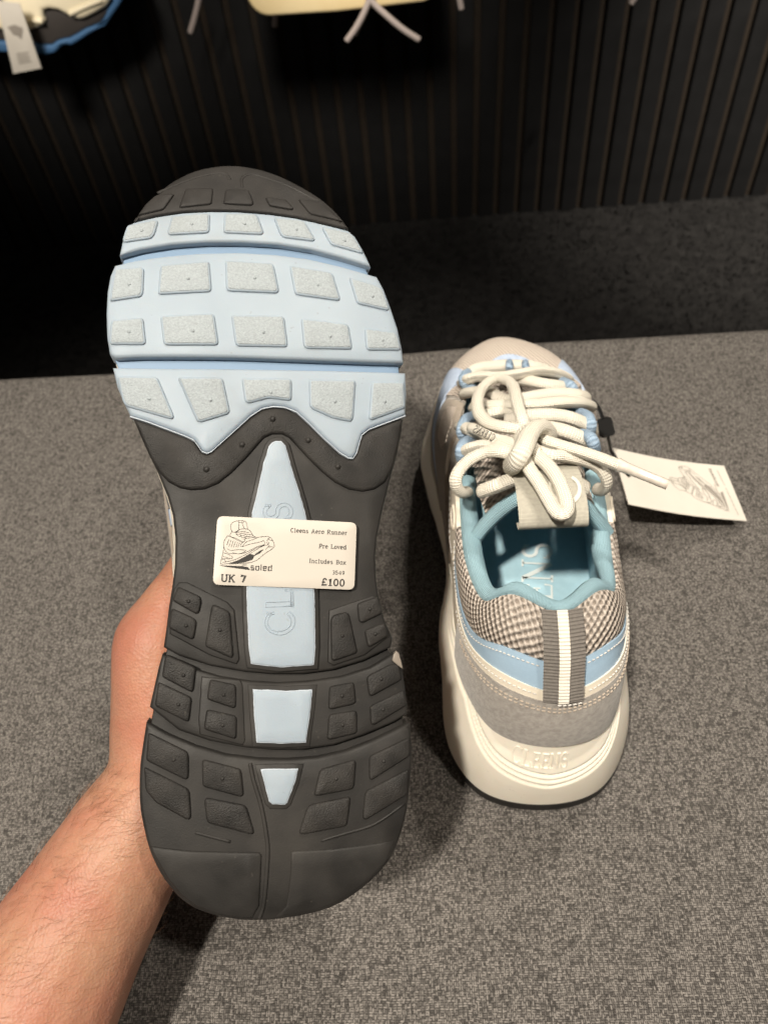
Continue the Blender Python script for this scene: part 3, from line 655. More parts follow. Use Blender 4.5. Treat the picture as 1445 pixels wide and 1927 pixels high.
REAR2 = [[(245, 885), (355, 935), (362, 960), (350, 1012), (335, 1022), (222, 958), (224, 940)], [(215, 990), (325, 1040), (338, 1060), (325, 1135), (312, 1145), (200, 1088)], [(420, 972), (490, 1005), (500, 1025), (515, 1220), (505, 1235), (382, 1180), (378, 1165), (408, 985)],
 [(1125, 965), (1210, 935), (1220, 945), (1238, 1008), (1230, 1020), (1138, 1065), (1122, 1055), (1113, 975)], [(1160, 1095), (1240, 1062), (1254, 1075), (1262, 1128), (1178, 1180), (1164, 1175), (1150, 1105)], [(1000, 1025), (1060, 1010), (1075, 1020), (1115, 1200), (1105, 1213), (1002, 1248), (988, 1240), (985, 1045)]]
REAR3 = [[(185, 80), (325, 140), (335, 155), (322, 255), (310, 265), (168, 190)], [(150, 212), (305, 285), (313, 300), (302, 398), (290, 408), (134, 330)], [(400, 200), (520, 225), (528, 240), (528, 332), (515, 342), (392, 300), (388, 285)], [(385, 345), (520, 375), (532, 390), (530, 480), (520, 490), (378, 445), (372, 430)],
 [(985, 235), (1090, 215), (1100, 225), (1108, 310), (1100, 322), (985, 348), (975, 340), (978, 250)], [(985, 370), (1105, 352), (1113, 365), (1113, 455), (1105, 465), (980, 495), (968, 488), (975, 385)], [(1170, 182), (1275, 128), (1316, 128), (1330, 203), (1183, 285), (1170, 275), (1160, 195)], [(1185, 325), (1342, 250), (1352, 328), (1193, 425), (1180, 415), (1175, 340)],
 [(102, 458), (288, 550), (298, 570), (298, 675), (285, 690), (92, 595)], [(82, 624), (292, 730), (303, 750), (310, 872), (295, 885), (140, 800), (90, 740)], [(375, 590), (545, 635), (553, 650), (565, 760), (550, 772), (377, 725), (365, 712), (362, 600)], [(385, 775), (565, 810), (580, 825), (615, 942), (605, 955), (397, 900), (385, 885), (373, 790)],
 [(945, 635), (1095, 592), (1108, 602), (1100, 718), (1090, 735), (917, 768), (905, 760), (930, 650)], [(890, 808), (1070, 770), (1082, 780), (1065, 903), (1055, 915), (847, 955), (832, 945), (870, 825)], [(1180, 570), (1368, 480), (1370, 572), (1182, 692), (1172, 680), (1172, 585)], [(1160, 740), (1364, 634), (1358, 758), (1153, 885), (1140, 870), (1150, 760)]]
slab('lug_platform', z2([(250, 866), (290, 866), (485, 962), (520, 1000), (545, 1240), (530, 1266), (400, 1222), (205, 1118), (206, 1000), (225, 900)]), -.003, .0, .0006, 'rubber', sole)
slab('lug_platform', z2([(978, 1002), (1190, 930), (1218, 936), (1240, 1030), (1272, 1130), (1150, 1222), (1000, 1272), (972, 1255)]), -.003, .0, .0006, 'rubber', sole)
slab('lug_platform', z3([(1000 - 640, 188), (545, 205), (560, 225), (572, 500), (560, 522), (352, 470), (345, 400)]), -.003, .0005, .0005, 'rubber', sole)
for L in REAR2: lug(z2(L), .0012, 'rubber_rough', 'rubber', 0.0)
for i, L in enumerate(REAR3): lug(z3(L), .0012, 'rubber_rough', 'rubber', .0004 if i in (2, 3) else 0.0, None, i not in (9, 11, 13, 15))
for c in [(777, 1163), (932, 1256), (643, 1275), (487, 1384), (1062, 1372)]: nub(z1([c])[0], .0013, .0006, 'rubber', sole)
# heel pads and the curved rib between them
HB = HEEL[6:14]; HC = HEEL[14:22]
slab('heel_pad', z3([(640, 1042), (652, 1056), (646, 1200), (640, 1300), (604, 1362)] + [(540, 1360), (430, 1340), (335, 1305), (262, 1252), (195, 1170), (145, 1082), (115, 1012)] + [(300, 1034)]), -.003, .0009, .0008, 'rubber', sole)
slab('heel_pad', z3([(795, 1036), (1000, 1025), (1150, 1006), (1298, 985)] + [(1258, 1085), (1180, 1170), (1080, 1247), (985, 1300), (870, 1334), (760, 1352), (720, 1354), (770, 1300), (790, 1150)]), -.003, .0007, .0008, 'rubber', sole)
rib = catmull([(596, 610, 0), (612, 690, 0), (650, 820, 0), (675, 960, 0), (681, 1060, 0), (664, 1280, 0), (640, 1364, 0)], 6)
g = tube_geo([sole_pt(u, v, -.0001) for u, v in z3([tuple(q)[:2] for q in rib])], .0008, 8); mobj('heel_rib', g[0], g[1], 'rubber', sole)
for L in ([(940, 985), (1060, 950), (1200, 905), (1345, 805)], [(330, 945), (420, 970), (500, 990)]):
    g = tube_geo([sole_pt(u, v, -.0001) for u, v in z3([tuple(q)[:2] for q in catmull([(a, b, 0) for a, b in L], 4)])], .0006, 6); mobj('heel_rib', g[0], g[1], 'rubber', sole)
# pale blue inlays with their uneven white flash rims, raised in dark wells
def inlay(P, zf, rnd):
    Q = refine(zf(P), .0014)
    if area2(Q) < 0: Q = Q[::-1]
    well = inset(Q, -.0016); slab('inlay_well', well, -.003, .0004, .0004, 'rubber', sole)
    o = slab('inlay_rim', [(a + rnd.uniform(-.00008, .00008), b + rnd.uniform(-.00008, .00008)) for a, b in Q], -.002, .0008, .0003, 'rim', sole, step=.003)
    slab('inlay', inset(Q, .00035), -.001, .0011, .0003, 'blue', o)
    return o
rr_ = random.Random(9)
main_in = inlay([(720, 182), (745, 182), (768, 205), (800, 320), (850, 480), (880, 600), (905, 850), (910, 1000), (912, 1180), (905, 1268), (740, 1280), (600, 1263), (590, 1200), (580, 1000), (578, 890), (590, 700), (605, 530), (630, 430), (660, 290), (687, 207), (702, 188)], z2, rr_)
inlay([(608, 250), (700, 252), (770, 257), (898, 250), (890, 340), (867, 508), (750, 514), (627, 508), (615, 380)], z3, rr_)
inlay([(647, 637), (740, 634), (830, 634), (814, 700), (776, 798), (764, 810), (702, 808), (687, 793), (667, 720)], z3, rr_)
# name moulded along the inlay, reading towards the toe
c0 = z2([(804, 1122)])[0]; c1 = z2([(792, 478)])[0]
ax = Vector((c1[0] - c0[0], c1[1] - c0[1])); LT = ax.length; ax.normalize(); ay = Vector((-ax.y, ax.x))
def name_map(x, y, h): q = Vector(c0) + ax * x + ay * y; return sole_pt(q.x, q.y, .0011 + h)
_, _, wd0 = text_2d('CLEENS', GR, 1.0, .1)
szn = LT / wd0
def name_outline():
    """the moulded name: each stroke edged by a fine raised bead"""
    geos = []; x = 0
    for ch in 'CLEENS':
        wdt, st, se = GR[ch]
        for q in st:
            P = [((x + a) * szn, b * szn) for a, b in q[0]]
            RV, _ = ribbon(P, .115 * szn * q[1]); side = RV[0::2] + RV[1::2][::-1]; side.append(side[0])
            geos.append(tube_geo([name_map(a, b, .0) for a, b in side], .00022, 5))
        x += wdt
    V, Fc, U = join_geo(geos); mobj('moulded_name', V, Fc, 'blue', main_in)
name_outline()

# ---- price sticker
stk = empty('price_sticker', sole_pt(.005, .13, .003), 'cream price sticker reading UK 7 and £100 on the black sole', 'sticker')
S9 = lambda x, y: (395 + x * .20069, 960 + y * .20069)
sticker_h = .0015
def flat_pt(u, v, h): return SO + SU * u + SV * v + SN * (sole_h(.0, .13) + sticker_h + h + .00025 * math.sin(u * 120))
sp = rounded([sole_uv(*S9(*q)) for q in [(72, 58), (1368, 122), (1346, 748), (28, 700)]], .0024)
slab('paper', sp, -.0002, 0, .0001, 'paper', stk, step=.004, pt=flat_pt, back=True)
def stick(px, py, h=.00012): u, v = sole_uv(*S9(px, py)); return flat_pt(u, v, h)
SLOPE = math.radians(2.9)
def tx(x0, y0):
    return lambda x, y, h: stick(x0 + x * math.cos(SLOPE) + y * math.sin(SLOPE), y0 + x * math.sin(SLOPE) - y * math.cos(SLOPE))
for s, x0, y0, size, wgt, al in (('Cleens Aero Runner', 1281, 236, 37, .155, 'r'), ('Pre Loved', 1273, 370, 37, .155, 'r'), ('Includes Box', 1270, 512, 37, .155, 'r'), ('3549', 1258, 607, 33, .16, 'r'), ('£100', 1262, 714, 62, .19, 'r'), ('UK 7', 104, 668, 64, .20, 'l')):
    V, Fc, wd = text_2d(s, G, 1.0, .1)
    want = {'Cleens Aero Runner': 530, 'Pre Loved': 258, 'Includes Box': 346, '3549': 118, '£100': 226, 'UK 7': 238}[s]
    tr = (want / size - wd) / len(s)
    lettering('lettering', s, G, size, wgt, tx(x0, y0), 'ink', stk, al, tr)
lettering('shop_mark', 'soled', GS, 58, .14, tx(380, 562), 'ink', stk, 'l', (208 / 58 - 2.86) / 5 + .0)
DRAW = [[(205, 195), (195, 150), (215, 118), (265, 103), (330, 105), (345, 135), (355, 185)], [(265, 103), (272, 125), (268, 195), (240, 208)], [(275, 120), (325, 112)], [(300, 112), (322, 172), (350, 180)], [(205, 195), (230, 212), (290, 180), (355, 182), (385, 210), (410, 245), (440, 258)],
 [(210, 200), (190, 245), (255, 270), (315, 300), (330, 268), (345, 240)], [(240, 215), (290, 205), (340, 200)], [(245, 235), (300, 220), (370, 212)], [(270, 250), (330, 232), (395, 228)], [(300, 265), (350, 250), (410, 245)], [(315, 275), (370, 262), (430, 256)], [(245, 215), (262, 245)], [(285, 228), (300, 262)], [(320, 240), (335, 270)],
 [(440, 258), (500, 250), (550, 250), (580, 275), (600, 320), (598, 350), (560, 380)], [(540, 245), (560, 260), (540, 275), (535, 310), (545, 325)], [(545, 275), (590, 290)], [(505, 290), (515, 320), (440, 345), (330, 400), (270, 412)], [(440, 262), (400, 280), (340, 300), (300, 345), (290, 325), (315, 298)], [(300, 345), (380, 320), (470, 300), (505, 285)],
 [(165, 245), (135, 290), (132, 340), (150, 385), (175, 405), (250, 410)], [(165, 245), (190, 250), (305, 305)], [(180, 275), (160, 330)], [(200, 280), (180, 345)], [(220, 288), (200, 350)], [(240, 295), (222, 352)], [(260, 302), (245, 355)], [(280, 308), (262, 352)], [(132, 345), (125, 400), (105, 480), (100, 508)], [(160, 360), (200, 380), (260, 372), (340, 380), (280, 410), (215, 400)],
 [(120, 398), (205, 430), (200, 455), (115, 430)], [(112, 450), (190, 460)], [(105, 465), (140, 465), (150, 490)], [(100, 508), (180, 500), (280, 465), (400, 395), (480, 345), (545, 325), (548, 300)], [(120, 490), (220, 470), (330, 420), (430, 360), (510, 330)], [(560, 380), (500, 420), (440, 470), (380, 492), (310, 500), (180, 505)], [(560, 330), (520, 372)], [(590, 345), (540, 350)]]
FILL = [[(185, 500), (280, 468), (380, 412), (420, 425), (400, 465), (330, 490), (250, 502)], [(420, 415), (470, 380), (505, 368), (470, 405), (420, 430)], [(85, 518), (180, 522), (300, 525), (355, 535), (380, 562), (290, 552), (170, 535)], [(300, 512), (350, 512), (345, 518), (305, 518)]]
def drawing(parent, fn, m, w_):
    V, Fc = [], []
    for L in DRAW:
        P = [tuple(q)[:2] for q in catmull([(a, b, 0) for a, b in L], 3)]; a, b = ribbon(P, w_); o = len(V); V += [fn(*q) for q in a]; Fc += [tuple(i + o for i in f) for f in b]
    for L in FILL:
        o = len(V); V += [fn(*q) for q in L]; Fc.append(tuple(range(o, o + len(L))))
    mobj('shoe_drawing', V, Fc, m, parent, False)
drawing(stk, lambda x, y: stick(x, y), 'ink', 3.6)
# peeled clear flake on the outer edge
fk = z3([(1283, 110), (1290, 80), (1302, 63), (1315, 75), (1325, 110), (1334, 150), (1318, 140), (1300, 125)])
slab('peeled_flake', fk, .0, .0012, .0003, 'flake', sole, step=.002)
# ================================================================== the sneaker body, in shoe coordinates (x right, y toe-wards, z up from the bench)
SHO = Vector((0.0423, 0.1242, 0.0))
# stations heel centre -> toe centre; right then left
RB = [(.006, -.0015), (.0345, .0060), (.052, .031), (.055, .065), (.053, .105), (.050, .137), (.056, .172), (.064, .212), (.063, .245), (.053, .272), (.034, .294), (.008, .305)]
LB = [(.006, -.0015), (-.0230, .0060), (-.039, .029), (-.041, .062), (-.038, .100), (-.031, .135), (-.036, .170), (-.045, .208), (-.043, .240), (-.034, .268), (-.016, .293), (.008, .305)]
BZ = [.003, .001, 0, 0, 0, 0, 0, 0, .004, .010, .016, .020]
RM = [(.008, .0105), (.0305, .0185), (.041, .043), (.0455, .073), (.048, .107), (.050, .138), (.053, .172), (.057, .210), (.055, .242), (.045, .267), (.028, .287), (.008, .296)]
LM = [(.008, .0105), (-.0165, .0185), (-.029, .042), (-.0325, .071), (-.032, .103), (-.033, .136), (-.036, .170), (-.039, .207), (-.036, .238), (-.027, .265), (-.010, .286), (.008, .296)]
MZ = [.0640, .0625, .064, .061, .053, .049, .045, .042, .042, .045, .049, .051]
RT = [(.010, .044, .120), (.0254, .050, .127), (.0345, .056, .117), (.0385, .080, .109), (.0410, .104, .108), (.0415, .128, .112), (.0420, .152, .110), (.0425, .178, .103), (.0400, .205, .093), (.0340, .226, .087), (.0230, .238, .083), (.0110, .243, .081)]
LT_ = [(.010, .044, .120), (-.0095, .050, .127), (-.0215, .054, .117), (-.0270, .080, .109), (-.0275, .106, .108), (-.0270, .128, .112), (-.0255, .152, .110), (-.0225, .178, .103), (-.0180, .206, .093), (-.0110, .226, .087), (-.0010, .238, .083), (.0110, .243, .081)]
def rail(Rr, Ll, Zz=None):
    P = [Vector((*p, Zz[i])) if Zz else Vector(p) for i, p in enumerate(Ll)][::-1] + [Vector((*p, Zz[i])) if Zz else Vector(p) for i, p in enumerate(Rr)][1:]
    P = P[:-1]                                    # toe centre appears once, closed loop of 22
    N = len(P)
    def ev(sg):                                   # sg -1..1, 0 = heel centre, +-1 = toe centre
        x = (sg + 1) * 11.0; i = math.floor(x); t = x - i
        a, b, c, d = P[(i - 1) % N], P[i % N], P[(i + 1) % N], P[(i + 2) % N]
        return 0.5 * ((2 * b) + (c - a) * t + (2 * a - 5 * b + 4 * c - d) * t * t + (3 * b - a - 3 * c + d) * t ** 3)
    return ev
rB, rM, rT = rail(RB, LB, BZ), rail(RM, LM, MZ), rail(RT, LT_)
AXIS = lambda y: Vector((.008, min(max(y, .085), .22), .05))
def outw(p):
    a = AXIS(p.y); d = Vector((p.x - a.x, p.y - a.y, 0)); return d.normalized() if d.length > 1e-6 else Vector((0, -1, 0))
def upper(sg, t, off=0.0):
    def base(sg, t):
        m, q = rM(sg), rT(sg); D = Vector((q.x - m.x, q.y - m.y, 0)); dz = q.z - m.z
        k = max(0.0, min(1.0, (abs(sg) - .55) / .3))          # toe box rises less steeply
        c1 = m + D * (.04 + .06 * k) + Vector((0, 0, dz * (.46 + .2 * k))); c2 = m + D * (.42 - .02 * k) + Vector((0, 0, dz * (.84 + .22 * k)))
        u = 1 - t
        return m * u ** 3 + c1 * 3 * u * u * t + c2 * 3 * u * t * t + q * t ** 3
    p = base(sg, t)
    if off:
        e = .004; a = base(sg + e, t) - base(sg - e, t); b = base(sg, min(t + .02, 1)) - base(sg, max(t - .02, 0)); n = a.cross(b)
        if n.length > 1e-12:
            n.normalize()
            ref = outw(p) + Vector((0, 0, .5))
            if n.dot(ref) < 0: n = -n
            p = p + n * off
    return p
def lerp_tab(tab, x):
    if x <= tab[0][0]: return tab[0][1]
    for (a, va), (b, vb) in zip(tab, tab[1:]):
        if x <= b: return va + (vb - va) * (x - a) / (b - a)
    return tab[-1][1]

def mid_wall(sg, t, h=0.0):
    b = rB(sg); m = rM(sg); o = outw((b + m) / 2); a = abs(sg); heel = max(0.0, 1 - a / .32)
    z0 = b.z + .0085
    p = b.lerp(m, t ** (1.25 - .25 * heel)); p.z = z0 + (m.z + .004 - z0) * t
    bul = .0034 * math.sin(math.pi * min(1, t * 1.05)) * (1 - .35 * heel)
    # rim lip against the upper
    if t > .9: bul += .0016 * (t - .9) / .1
    # ridges sweeping down to the heel centre and up along the sides
    base_t = .50 + .42 * min(1, a / .17) ** 1.35 if a < .3 else .9
    if a < .3:
        fade = min(1, (.3 - a) / .06)
        for k, dt in ((-.0024, 0.0), (-.0022, -.075), (-.0018, -.16)):
            q = (t - base_t - dt * (1 - .45 * min(1, a / .17))) / .015; bul += k * fade * math.exp(-q * q)
        if t > base_t: bul -= .0013 * fade * min(1, (t - base_t) / .12)
    # facets along the waist and forefoot walls
    if .20 < a < .95:
        fd = min(1, (a - .20) / .10) * min(1, (.95 - a) / .1)
        sk = math.sin((a * 36 + t * 5.2)); bul += .0011 * fd * (max(0, sk) ** .5 if sk > 0 else -(abs(sk) ** 2) * .6)
    return p + o * (bul + h)

class Shoe:
    """builds every part of one sneaker; fn maps shoe coordinates to the place"""
    def __init__(s, root, fn, flip): s.root, s.fn, s.flip = root, fn, flip
    def put(s, name, V, Fc, m, UV=None, parent=None, smooth=True, auto=None, **kw):
        if s.flip: Fc = [tuple(reversed(f)) for f in Fc]
        return mobj(name, [s.fn(Vector(v)) for v in V], Fc, m, parent or s.root, smooth, UV, auto=auto, **kw)
    def panel(s, name, s0, s1, lo, hi, off, m, nt=10, ns=None, parent=None, puff=0.0, skirt=True):
        """sheet lying on the upper between heights lo(s) and hi(s); its edges turn down to the layer below"""
        ns = ns or max(6, int(abs(s1 - s0) * 90)); lo = lo if callable(lo) else (lambda x, c=lo: c); hi = hi if callable(hi) else (lambda x, c=hi: c)
        V, UV, Fc = [], [], []
        ext = 1 if skirt else 0
        I = list(range(-ext, ns + 1 + ext)); J = list(range(-ext, nt + 1 + ext))
        for i in I:
            sg = s0 + (s1 - s0) * min(max(i, 0), ns) / ns
            for j in J:
                w_ = min(max(j, 0), nt) / nt; t = lo(sg) + (hi(sg) - lo(sg)) * w_
                edge = i < 0 or i > ns or j < 0 or j > nt
                o = off * .1 - .0004 if edge else off + puff * math.sin(math.pi * w_) ** .6
                V.append(upper(sg, t, o)); UV.append((sg * .36, t * .075))
        n = len(J)
        for i in range(len(I) - 1):
            for j in range(n - 1): Fc.append((i * n + j, (i + 1) * n + j, (i + 1) * n + j + 1, i * n + j + 1))
        return s.put(name, V, Fc, m, UV, parent, auto=50)
    def stitches(s, name, s0, s1, tf, off, parent, pitch=.0026, ln=.0016, wd=.00022, m='thread'):
        V, Fc = [], []; N = int(abs(s1 - s0) * .36 / pitch); ds = (s1 - s0) / max(N, 1)
        for i in range(N):
            a = s0 + ds * i; b = a + ds * ln / pitch; p, q = upper(a, tf(a), off), upper(b, tf(b), off); t = (q - p).normalized(); nn = (upper(a, tf(a), off + .001) - p).normalized(); sd = t.cross(nn) * wd; o = len(V)
            V += [p - sd, p + sd, q + sd, q - sd, p - sd * .5 + nn * .0005, p + sd * .5 + nn * .0005, q + sd * .5 + nn * .0005, q - sd * .5 + nn * .0005]
            Fc += [(o + 4, o + 5, o + 6, o + 7), (o, o + 1, o + 5, o + 4), (o + 1, o + 2, o + 6, o + 5), (o + 2, o + 3, o + 7, o + 6), (o + 3, o, o + 4, o + 7)]
        s.put(name, V, Fc, m, parent=parent, smooth=False, kind='stuff')
    def tube(s, name, pts, rad, m, n=6, seg=10, flat=1.0, up=None, parent=None, closed=False):
        P = catmull(pts, n) if n else [Vector(p) for p in pts]
        if isinstance(rad, (list, tuple)):
            k = len(pts) - 1; rad = [lerp_tab([(j, r_) for j, r_ in enumerate(rad)], i / n) for i in range(len(P))]
        V, Fc, UV = tube_geo(P, rad, seg, flat, up); return s.put(name, V, Fc, m, UV, parent)

    def midsole(s, bottom=None):
        """sculpted wall from outsole to upper: cup rim, two fine swoosh ridges at the heel, flared foot"""
        NS, NT = 440, 120; V, Fc = [], []
        for i in range(NS):
            sg = -1 + 2 * i / NS
            for j in range(NT + 1): V.append(mid_wall(sg, j / NT))
        n = NT + 1
        for i in range(NS):
            k = (i + 1) % NS
            for j in range(NT): Fc.append((i * n + j, k * n + j, k * n + j + 1, i * n + j + 1))
        # top flange turning in under the upper
        o0 = len(V)
        for i in range(NS):
            p = V[i * n + NT]; V.append(p - outw(p) * .006 - Vector((0, 0, .004)))
        for i in range(NS): k = (i + 1) % NS; Fc.append((i * n + NT, k * n + NT, o0 + k, o0 + i))
        o1 = len(V)
        for i in range(NS): p = V[i * n]; V.append(p - outw(p) * .012)
        for i in range(NS): k = (i + 1) % NS; Fc.append((o1 + i, o1 + k, k * n, i * n))
        return s.put('midsole', V, Fc, 'midsole')
    def outsole_plate(s):
        NS = 160; V, Fc = [], []
        ring = []
        for i in range(NS): sg = -1 + 2 * i / NS; b = rB(sg); ring.append((b, outw(b)))
        for (d, z) in ((-.004, 0.0), (-.0012, .0), (.0003, .0012), (.0003, .0090), (-.010, .0097)):
            V += [b + o * d + Vector((0, 0, z)) for b, o in ring]
        for r in range(4):
            for i in range(NS): k = (i + 1) % NS; Fc.append((r * NS + i, r * NS + k, (r + 1) * NS + k, (r + 1) * NS + i))
        Fc.append(tuple(range(NS - 1, -1, -1)))
        s.put('outsole', V, Fc, 'rubber', auto=40)
    def body(s):
        # base cloth of the whole upper, then the layers over it
        s.panel('base_cloth', -1, 1, 0.0, 1.0, 0.0, 'side_mesh', 24, 200, skirt=False)
        tb = s.panel('toe_box', -1.36, -.64, lambda x: .0, .985, .0006, 'toe_mesh', 18, 90) if False else None
        NSt = 90; V, Fc, UV = [], [], []
        for i in range(NSt + 1):
            sg = .70 + .60 * i / NSt; sg = sg if sg <= 1 else sg - 2
            for j in range(19):
                t = .02 + .965 * j / 18; p = upper(sg, t, .0008); V.append(p); UV.append((p.x, p.y))
        for i in range(NSt):
            for j in range(18): a = i * 19 + j; Fc.append((a, a + 19, a + 20, a + 1))
        s.put('toe_box', V, Fc, 'toe_mesh', UV)
        V, Fc = [], []                                # blue patch where the tongue meets the toe
        for i in range(21):
            sg = .87 + .26 * i / 20; w_ = math.sin(math.pi * i / 20); sg = sg if sg <= 1 else sg - 2
            for j in range(5): V.append(upper(sg, .965 - .085 * w_ * j / 4, .0016))
        for i in range(20):
            for j in range(4): a = i * 5 + j; Fc.append((a, a + 5, a + 6, a + 1))
        s.put('throat_patch', V, Fc, 'blue_suede')
        # mudguard round the toe
        NSt = 110; V, Fc, UV = [], [], []
        for i in range(-1, NSt + 2):
            q = min(max(i, 0), NSt) / NSt; sg = .52 + .96 * q; a = abs(sg - 1); sg = sg if sg <= 1 else sg - 2
            hi = .24 - .06 * a / .48 - .12 * max(0, (a - .30) / .18)
            for j in range(8):
                t = hi * min(j, 6) / 6; V.append(upper(sg, t, .0002 if (j == 7 or i < 0 or i > NSt) else .0019)); UV.append((q, t))
        for i in range(NSt + 2):
            for j in range(7): a = i * 8 + j; Fc.append((a, a + 8, a + 9, a + 1))
        s.put('mudguard', V, Fc, 'suede_tan', UV, auto=50)
        for sd in (-1, 1):
            def f(a, b): return (sd * a, sd * b)
            A = lambda tab: (lambda x: lerp_tab(tab, abs(x)))
            # powder blue forefoot wing, taupe suede wing with its pale window, cream eyestay
            s.panel('forefoot_wing', *f(.50, .80), A([(.50, .02), (.62, .10), (.72, .20), (.80, .24)]), A([(.50, .16), (.60, .34), (.70, .62), (.76, .90), (.80, .93)]), .0014, 'blue_suede', 12)
            s.panel('side_wing', *f(.40, .68), A([(.40, .0), (.52, .10), (.60, .30), (.66, .58), (.68, .70)]), A([(.40, .12), (.46, .30), (.52, .62), (.58, .97), (.68, .985)]), .0022, 'suede_brown', 12)
            s.panel('window', *f(.565, .655), A([(.565, .56), (.60, .50), (.655, .76)]), A([(.565, .72), (.60, .86), (.655, .90)]), .0027, 'toe_mesh', 6)
            ey = s.panel('eyestay', *f(.335, .47), A([(.335, .52), (.38, .42), (.43, .60), (.47, .90)]), A([(.335, .93), (.40, .985), (.47, .985)]), .0026, 'cream', 12)
            s.stitches('stitching', sd * .345, sd * .455, A([(.335, .57), (.38, .48), (.43, .66), (.47, .92)]), .0027, ey)
            s.panel('quarter', *f(.20, .41), A([(.20, .02), (.41, .0)]), A([(.20, .10), (.26, .34), (.335, .60), (.39, .60), (.41, .45)]), .0012, 'cream', 10)
            # eyelet slot: rim round a dark opening
            slot = [upper(sd * (.385 + .022 * math.cos(a * .5236)), .80 + .085 * math.sin(a * .5236), .0027) for a in range(13)]
            s.tube('eyelet_rim', slot, .0009, 'cream', 3, 6, parent=ey)
            P = [upper(sd * (.385 + .020 * math.cos(a * .5236)), .80 + .075 * math.sin(a * .5236), .0029) for a in range(12)]
            s.put('eyelet', P, [tuple(range(12)) if sd > 0 else tuple(range(11, -1, -1))], 'suede_brown', parent=ey, smooth=False)
        # heel: knit quarter, blue band, cream band, suede counter
        A = lambda tab: (lambda x: lerp_tab(tab, abs(x)))
        bl = A([(0, .47), (.10, .49), (.18, .50), (.25, .53), (.30, .62), (.345, .78)]); bh = A([(0, .67), (.10, .655), (.18, .62), (.25, .61), (.30, .68), (.345, .83)])
        cl = A([(0, .392), (.10, .405), (.18, .425), (.25, .46)])
        s.panel('heel_knit', -.345, .345, bh, .985, .0014, 'mesh', 22, 90, puff=.0016)
        bb = s.panel('heel_band', -.345, .345, bl, bh, .0022, 'blue_leather', 8, 90)
        s.stitches('stitching', -.34, -.035, lambda x: bh(x) - .035, .0024, bb); s.stitches('stitching', .045, .34, lambda x: bh(x) - .035, .0024, bb)
        cb = s.panel('heel_trim', -.25, .25, cl, lambda x: bl(x) + .004, .0028, 'cream', 6, 70)
        s.stitches('stitching', -.24, -.035, lambda x: cl(x) + .05, .0029, cb); s.stitches('stitching', .045, .24, lambda x: cl(x) + .05, .0029, cb)
        sb = s.panel('heel_counter', -.225, .225, .0, lambda x: cl(x) + .012 - .25 * max(0, abs(x) - .16), .0032, 'suede', 12, 70)
        for dt in (.03, .055): s.stitches('stitching', -.2, .2, lambda x: cl(x) - dt, .0032, sb, .0028, .0017, .0003, 'suede_tan')
        # collar: padded roll, lining down to the footbed
        SG = [i / 60 * .45 for i in range(-60, 61)]
        def collar(sg, da):
            p = upper(sg, .985); q = rT(sg); o = outw(q); r_ = lerp_tab([(0, .0031), (.12, .0034), (.2, .0042), (.3, .0046), (.45, .004)], abs(sg)); c = q - o * r_ * .8 - Vector((0, 0, .0008)); return c + (o * math.cos(da) + Vector((0, 0, 1)) * math.sin(da)) * r_
        V, Fc, UV = [], [], []; K = 14
        for i, sg in enumerate(SG):
            q = rT(sg)
            for j in range(K): V.append(collar(sg, R(-35 + j * 250 / (K - 1)))); UV.append((sg * .36, j * .0018))
        for i in range(len(SG) - 1):
            for j in range(K - 1): a = i * K + j; Fc.append((a, a + K, a + K + 1, a + 1))
        s.put('collar', V, Fc, 'lining', UV)
        V, Fc, UV = [], [], []; K = 12
        SG2 = [i / 70 * .98 for i in range(-70, 71)]
        for sg in SG2:
            q = rT(sg); o = outw(q); top = q - o * .0072 - Vector((0, 0, .003)); m = rM(sg); bot = Vector((m.x, m.y, .050)) - outw(m) * .0075
            mid = top.lerp(bot, .5) + outw(m) * .003
            for j in range(K): t = j / (K - 1); V.append((top * (1 - t) + mid * t) * (1 - t) + (mid * (1 - t) + bot * t) * t if abs(sg) < .5 else (upper(sg, 1 - t, -.0035) if t < .95 else bot)); UV.append((sg * .36, t * .07))
        for i in range(len(SG2) - 1):
            for j in range(K - 1): a = i * K + j; Fc.append((a + 1, a + K + 1, a + K, a))
        s.put('lining', V, Fc, 'lining', UV)
        N = 120; V = [Vector((.008, .15, .0525))] + [Vector((p.x, p.y, .0515 + .004 * max(0, 1 - abs(k) / .25))) for k in [-1 + 2 * i / N for i in range(N)] for p in [rM(k) - outw(rM(k)) * .004]]
        ins = s.put('insole', V, [(0, 1 + i, 1 + (i + 1) % N) for i in range(N)], 'insole')
        if not s.flip:
            V, Fc, wd = text_2d('CLEENS', GR, 1.0, .1); base = s.inv(on_z(1043, 1262, .0535)); top = s.inv(on_z(1036, 1024, .0535)); d = Vector((top.x - base.x, top.y - base.y, 0)); sc = d.length / wd; d.normalize(); sd = Vector((-d.y, d.x, 0))
            sz = .0155
            lettering('insole_print', 'CLEENS', GR, 1.0, .1, lambda x, y, h: s.fn(Vector((base.x, base.y, .0542 + .0034 * max(0, 1 - (base.y + d.y * x * sc) / .09))) + d * (x * sc) + sd * (y * sz)), 'print', ins)
        # pull tab of ribbed tape at the heel
        V, Fc = [], []; NR = 108; Wd = .0095
        V2, F2 = [], []; V3 = []
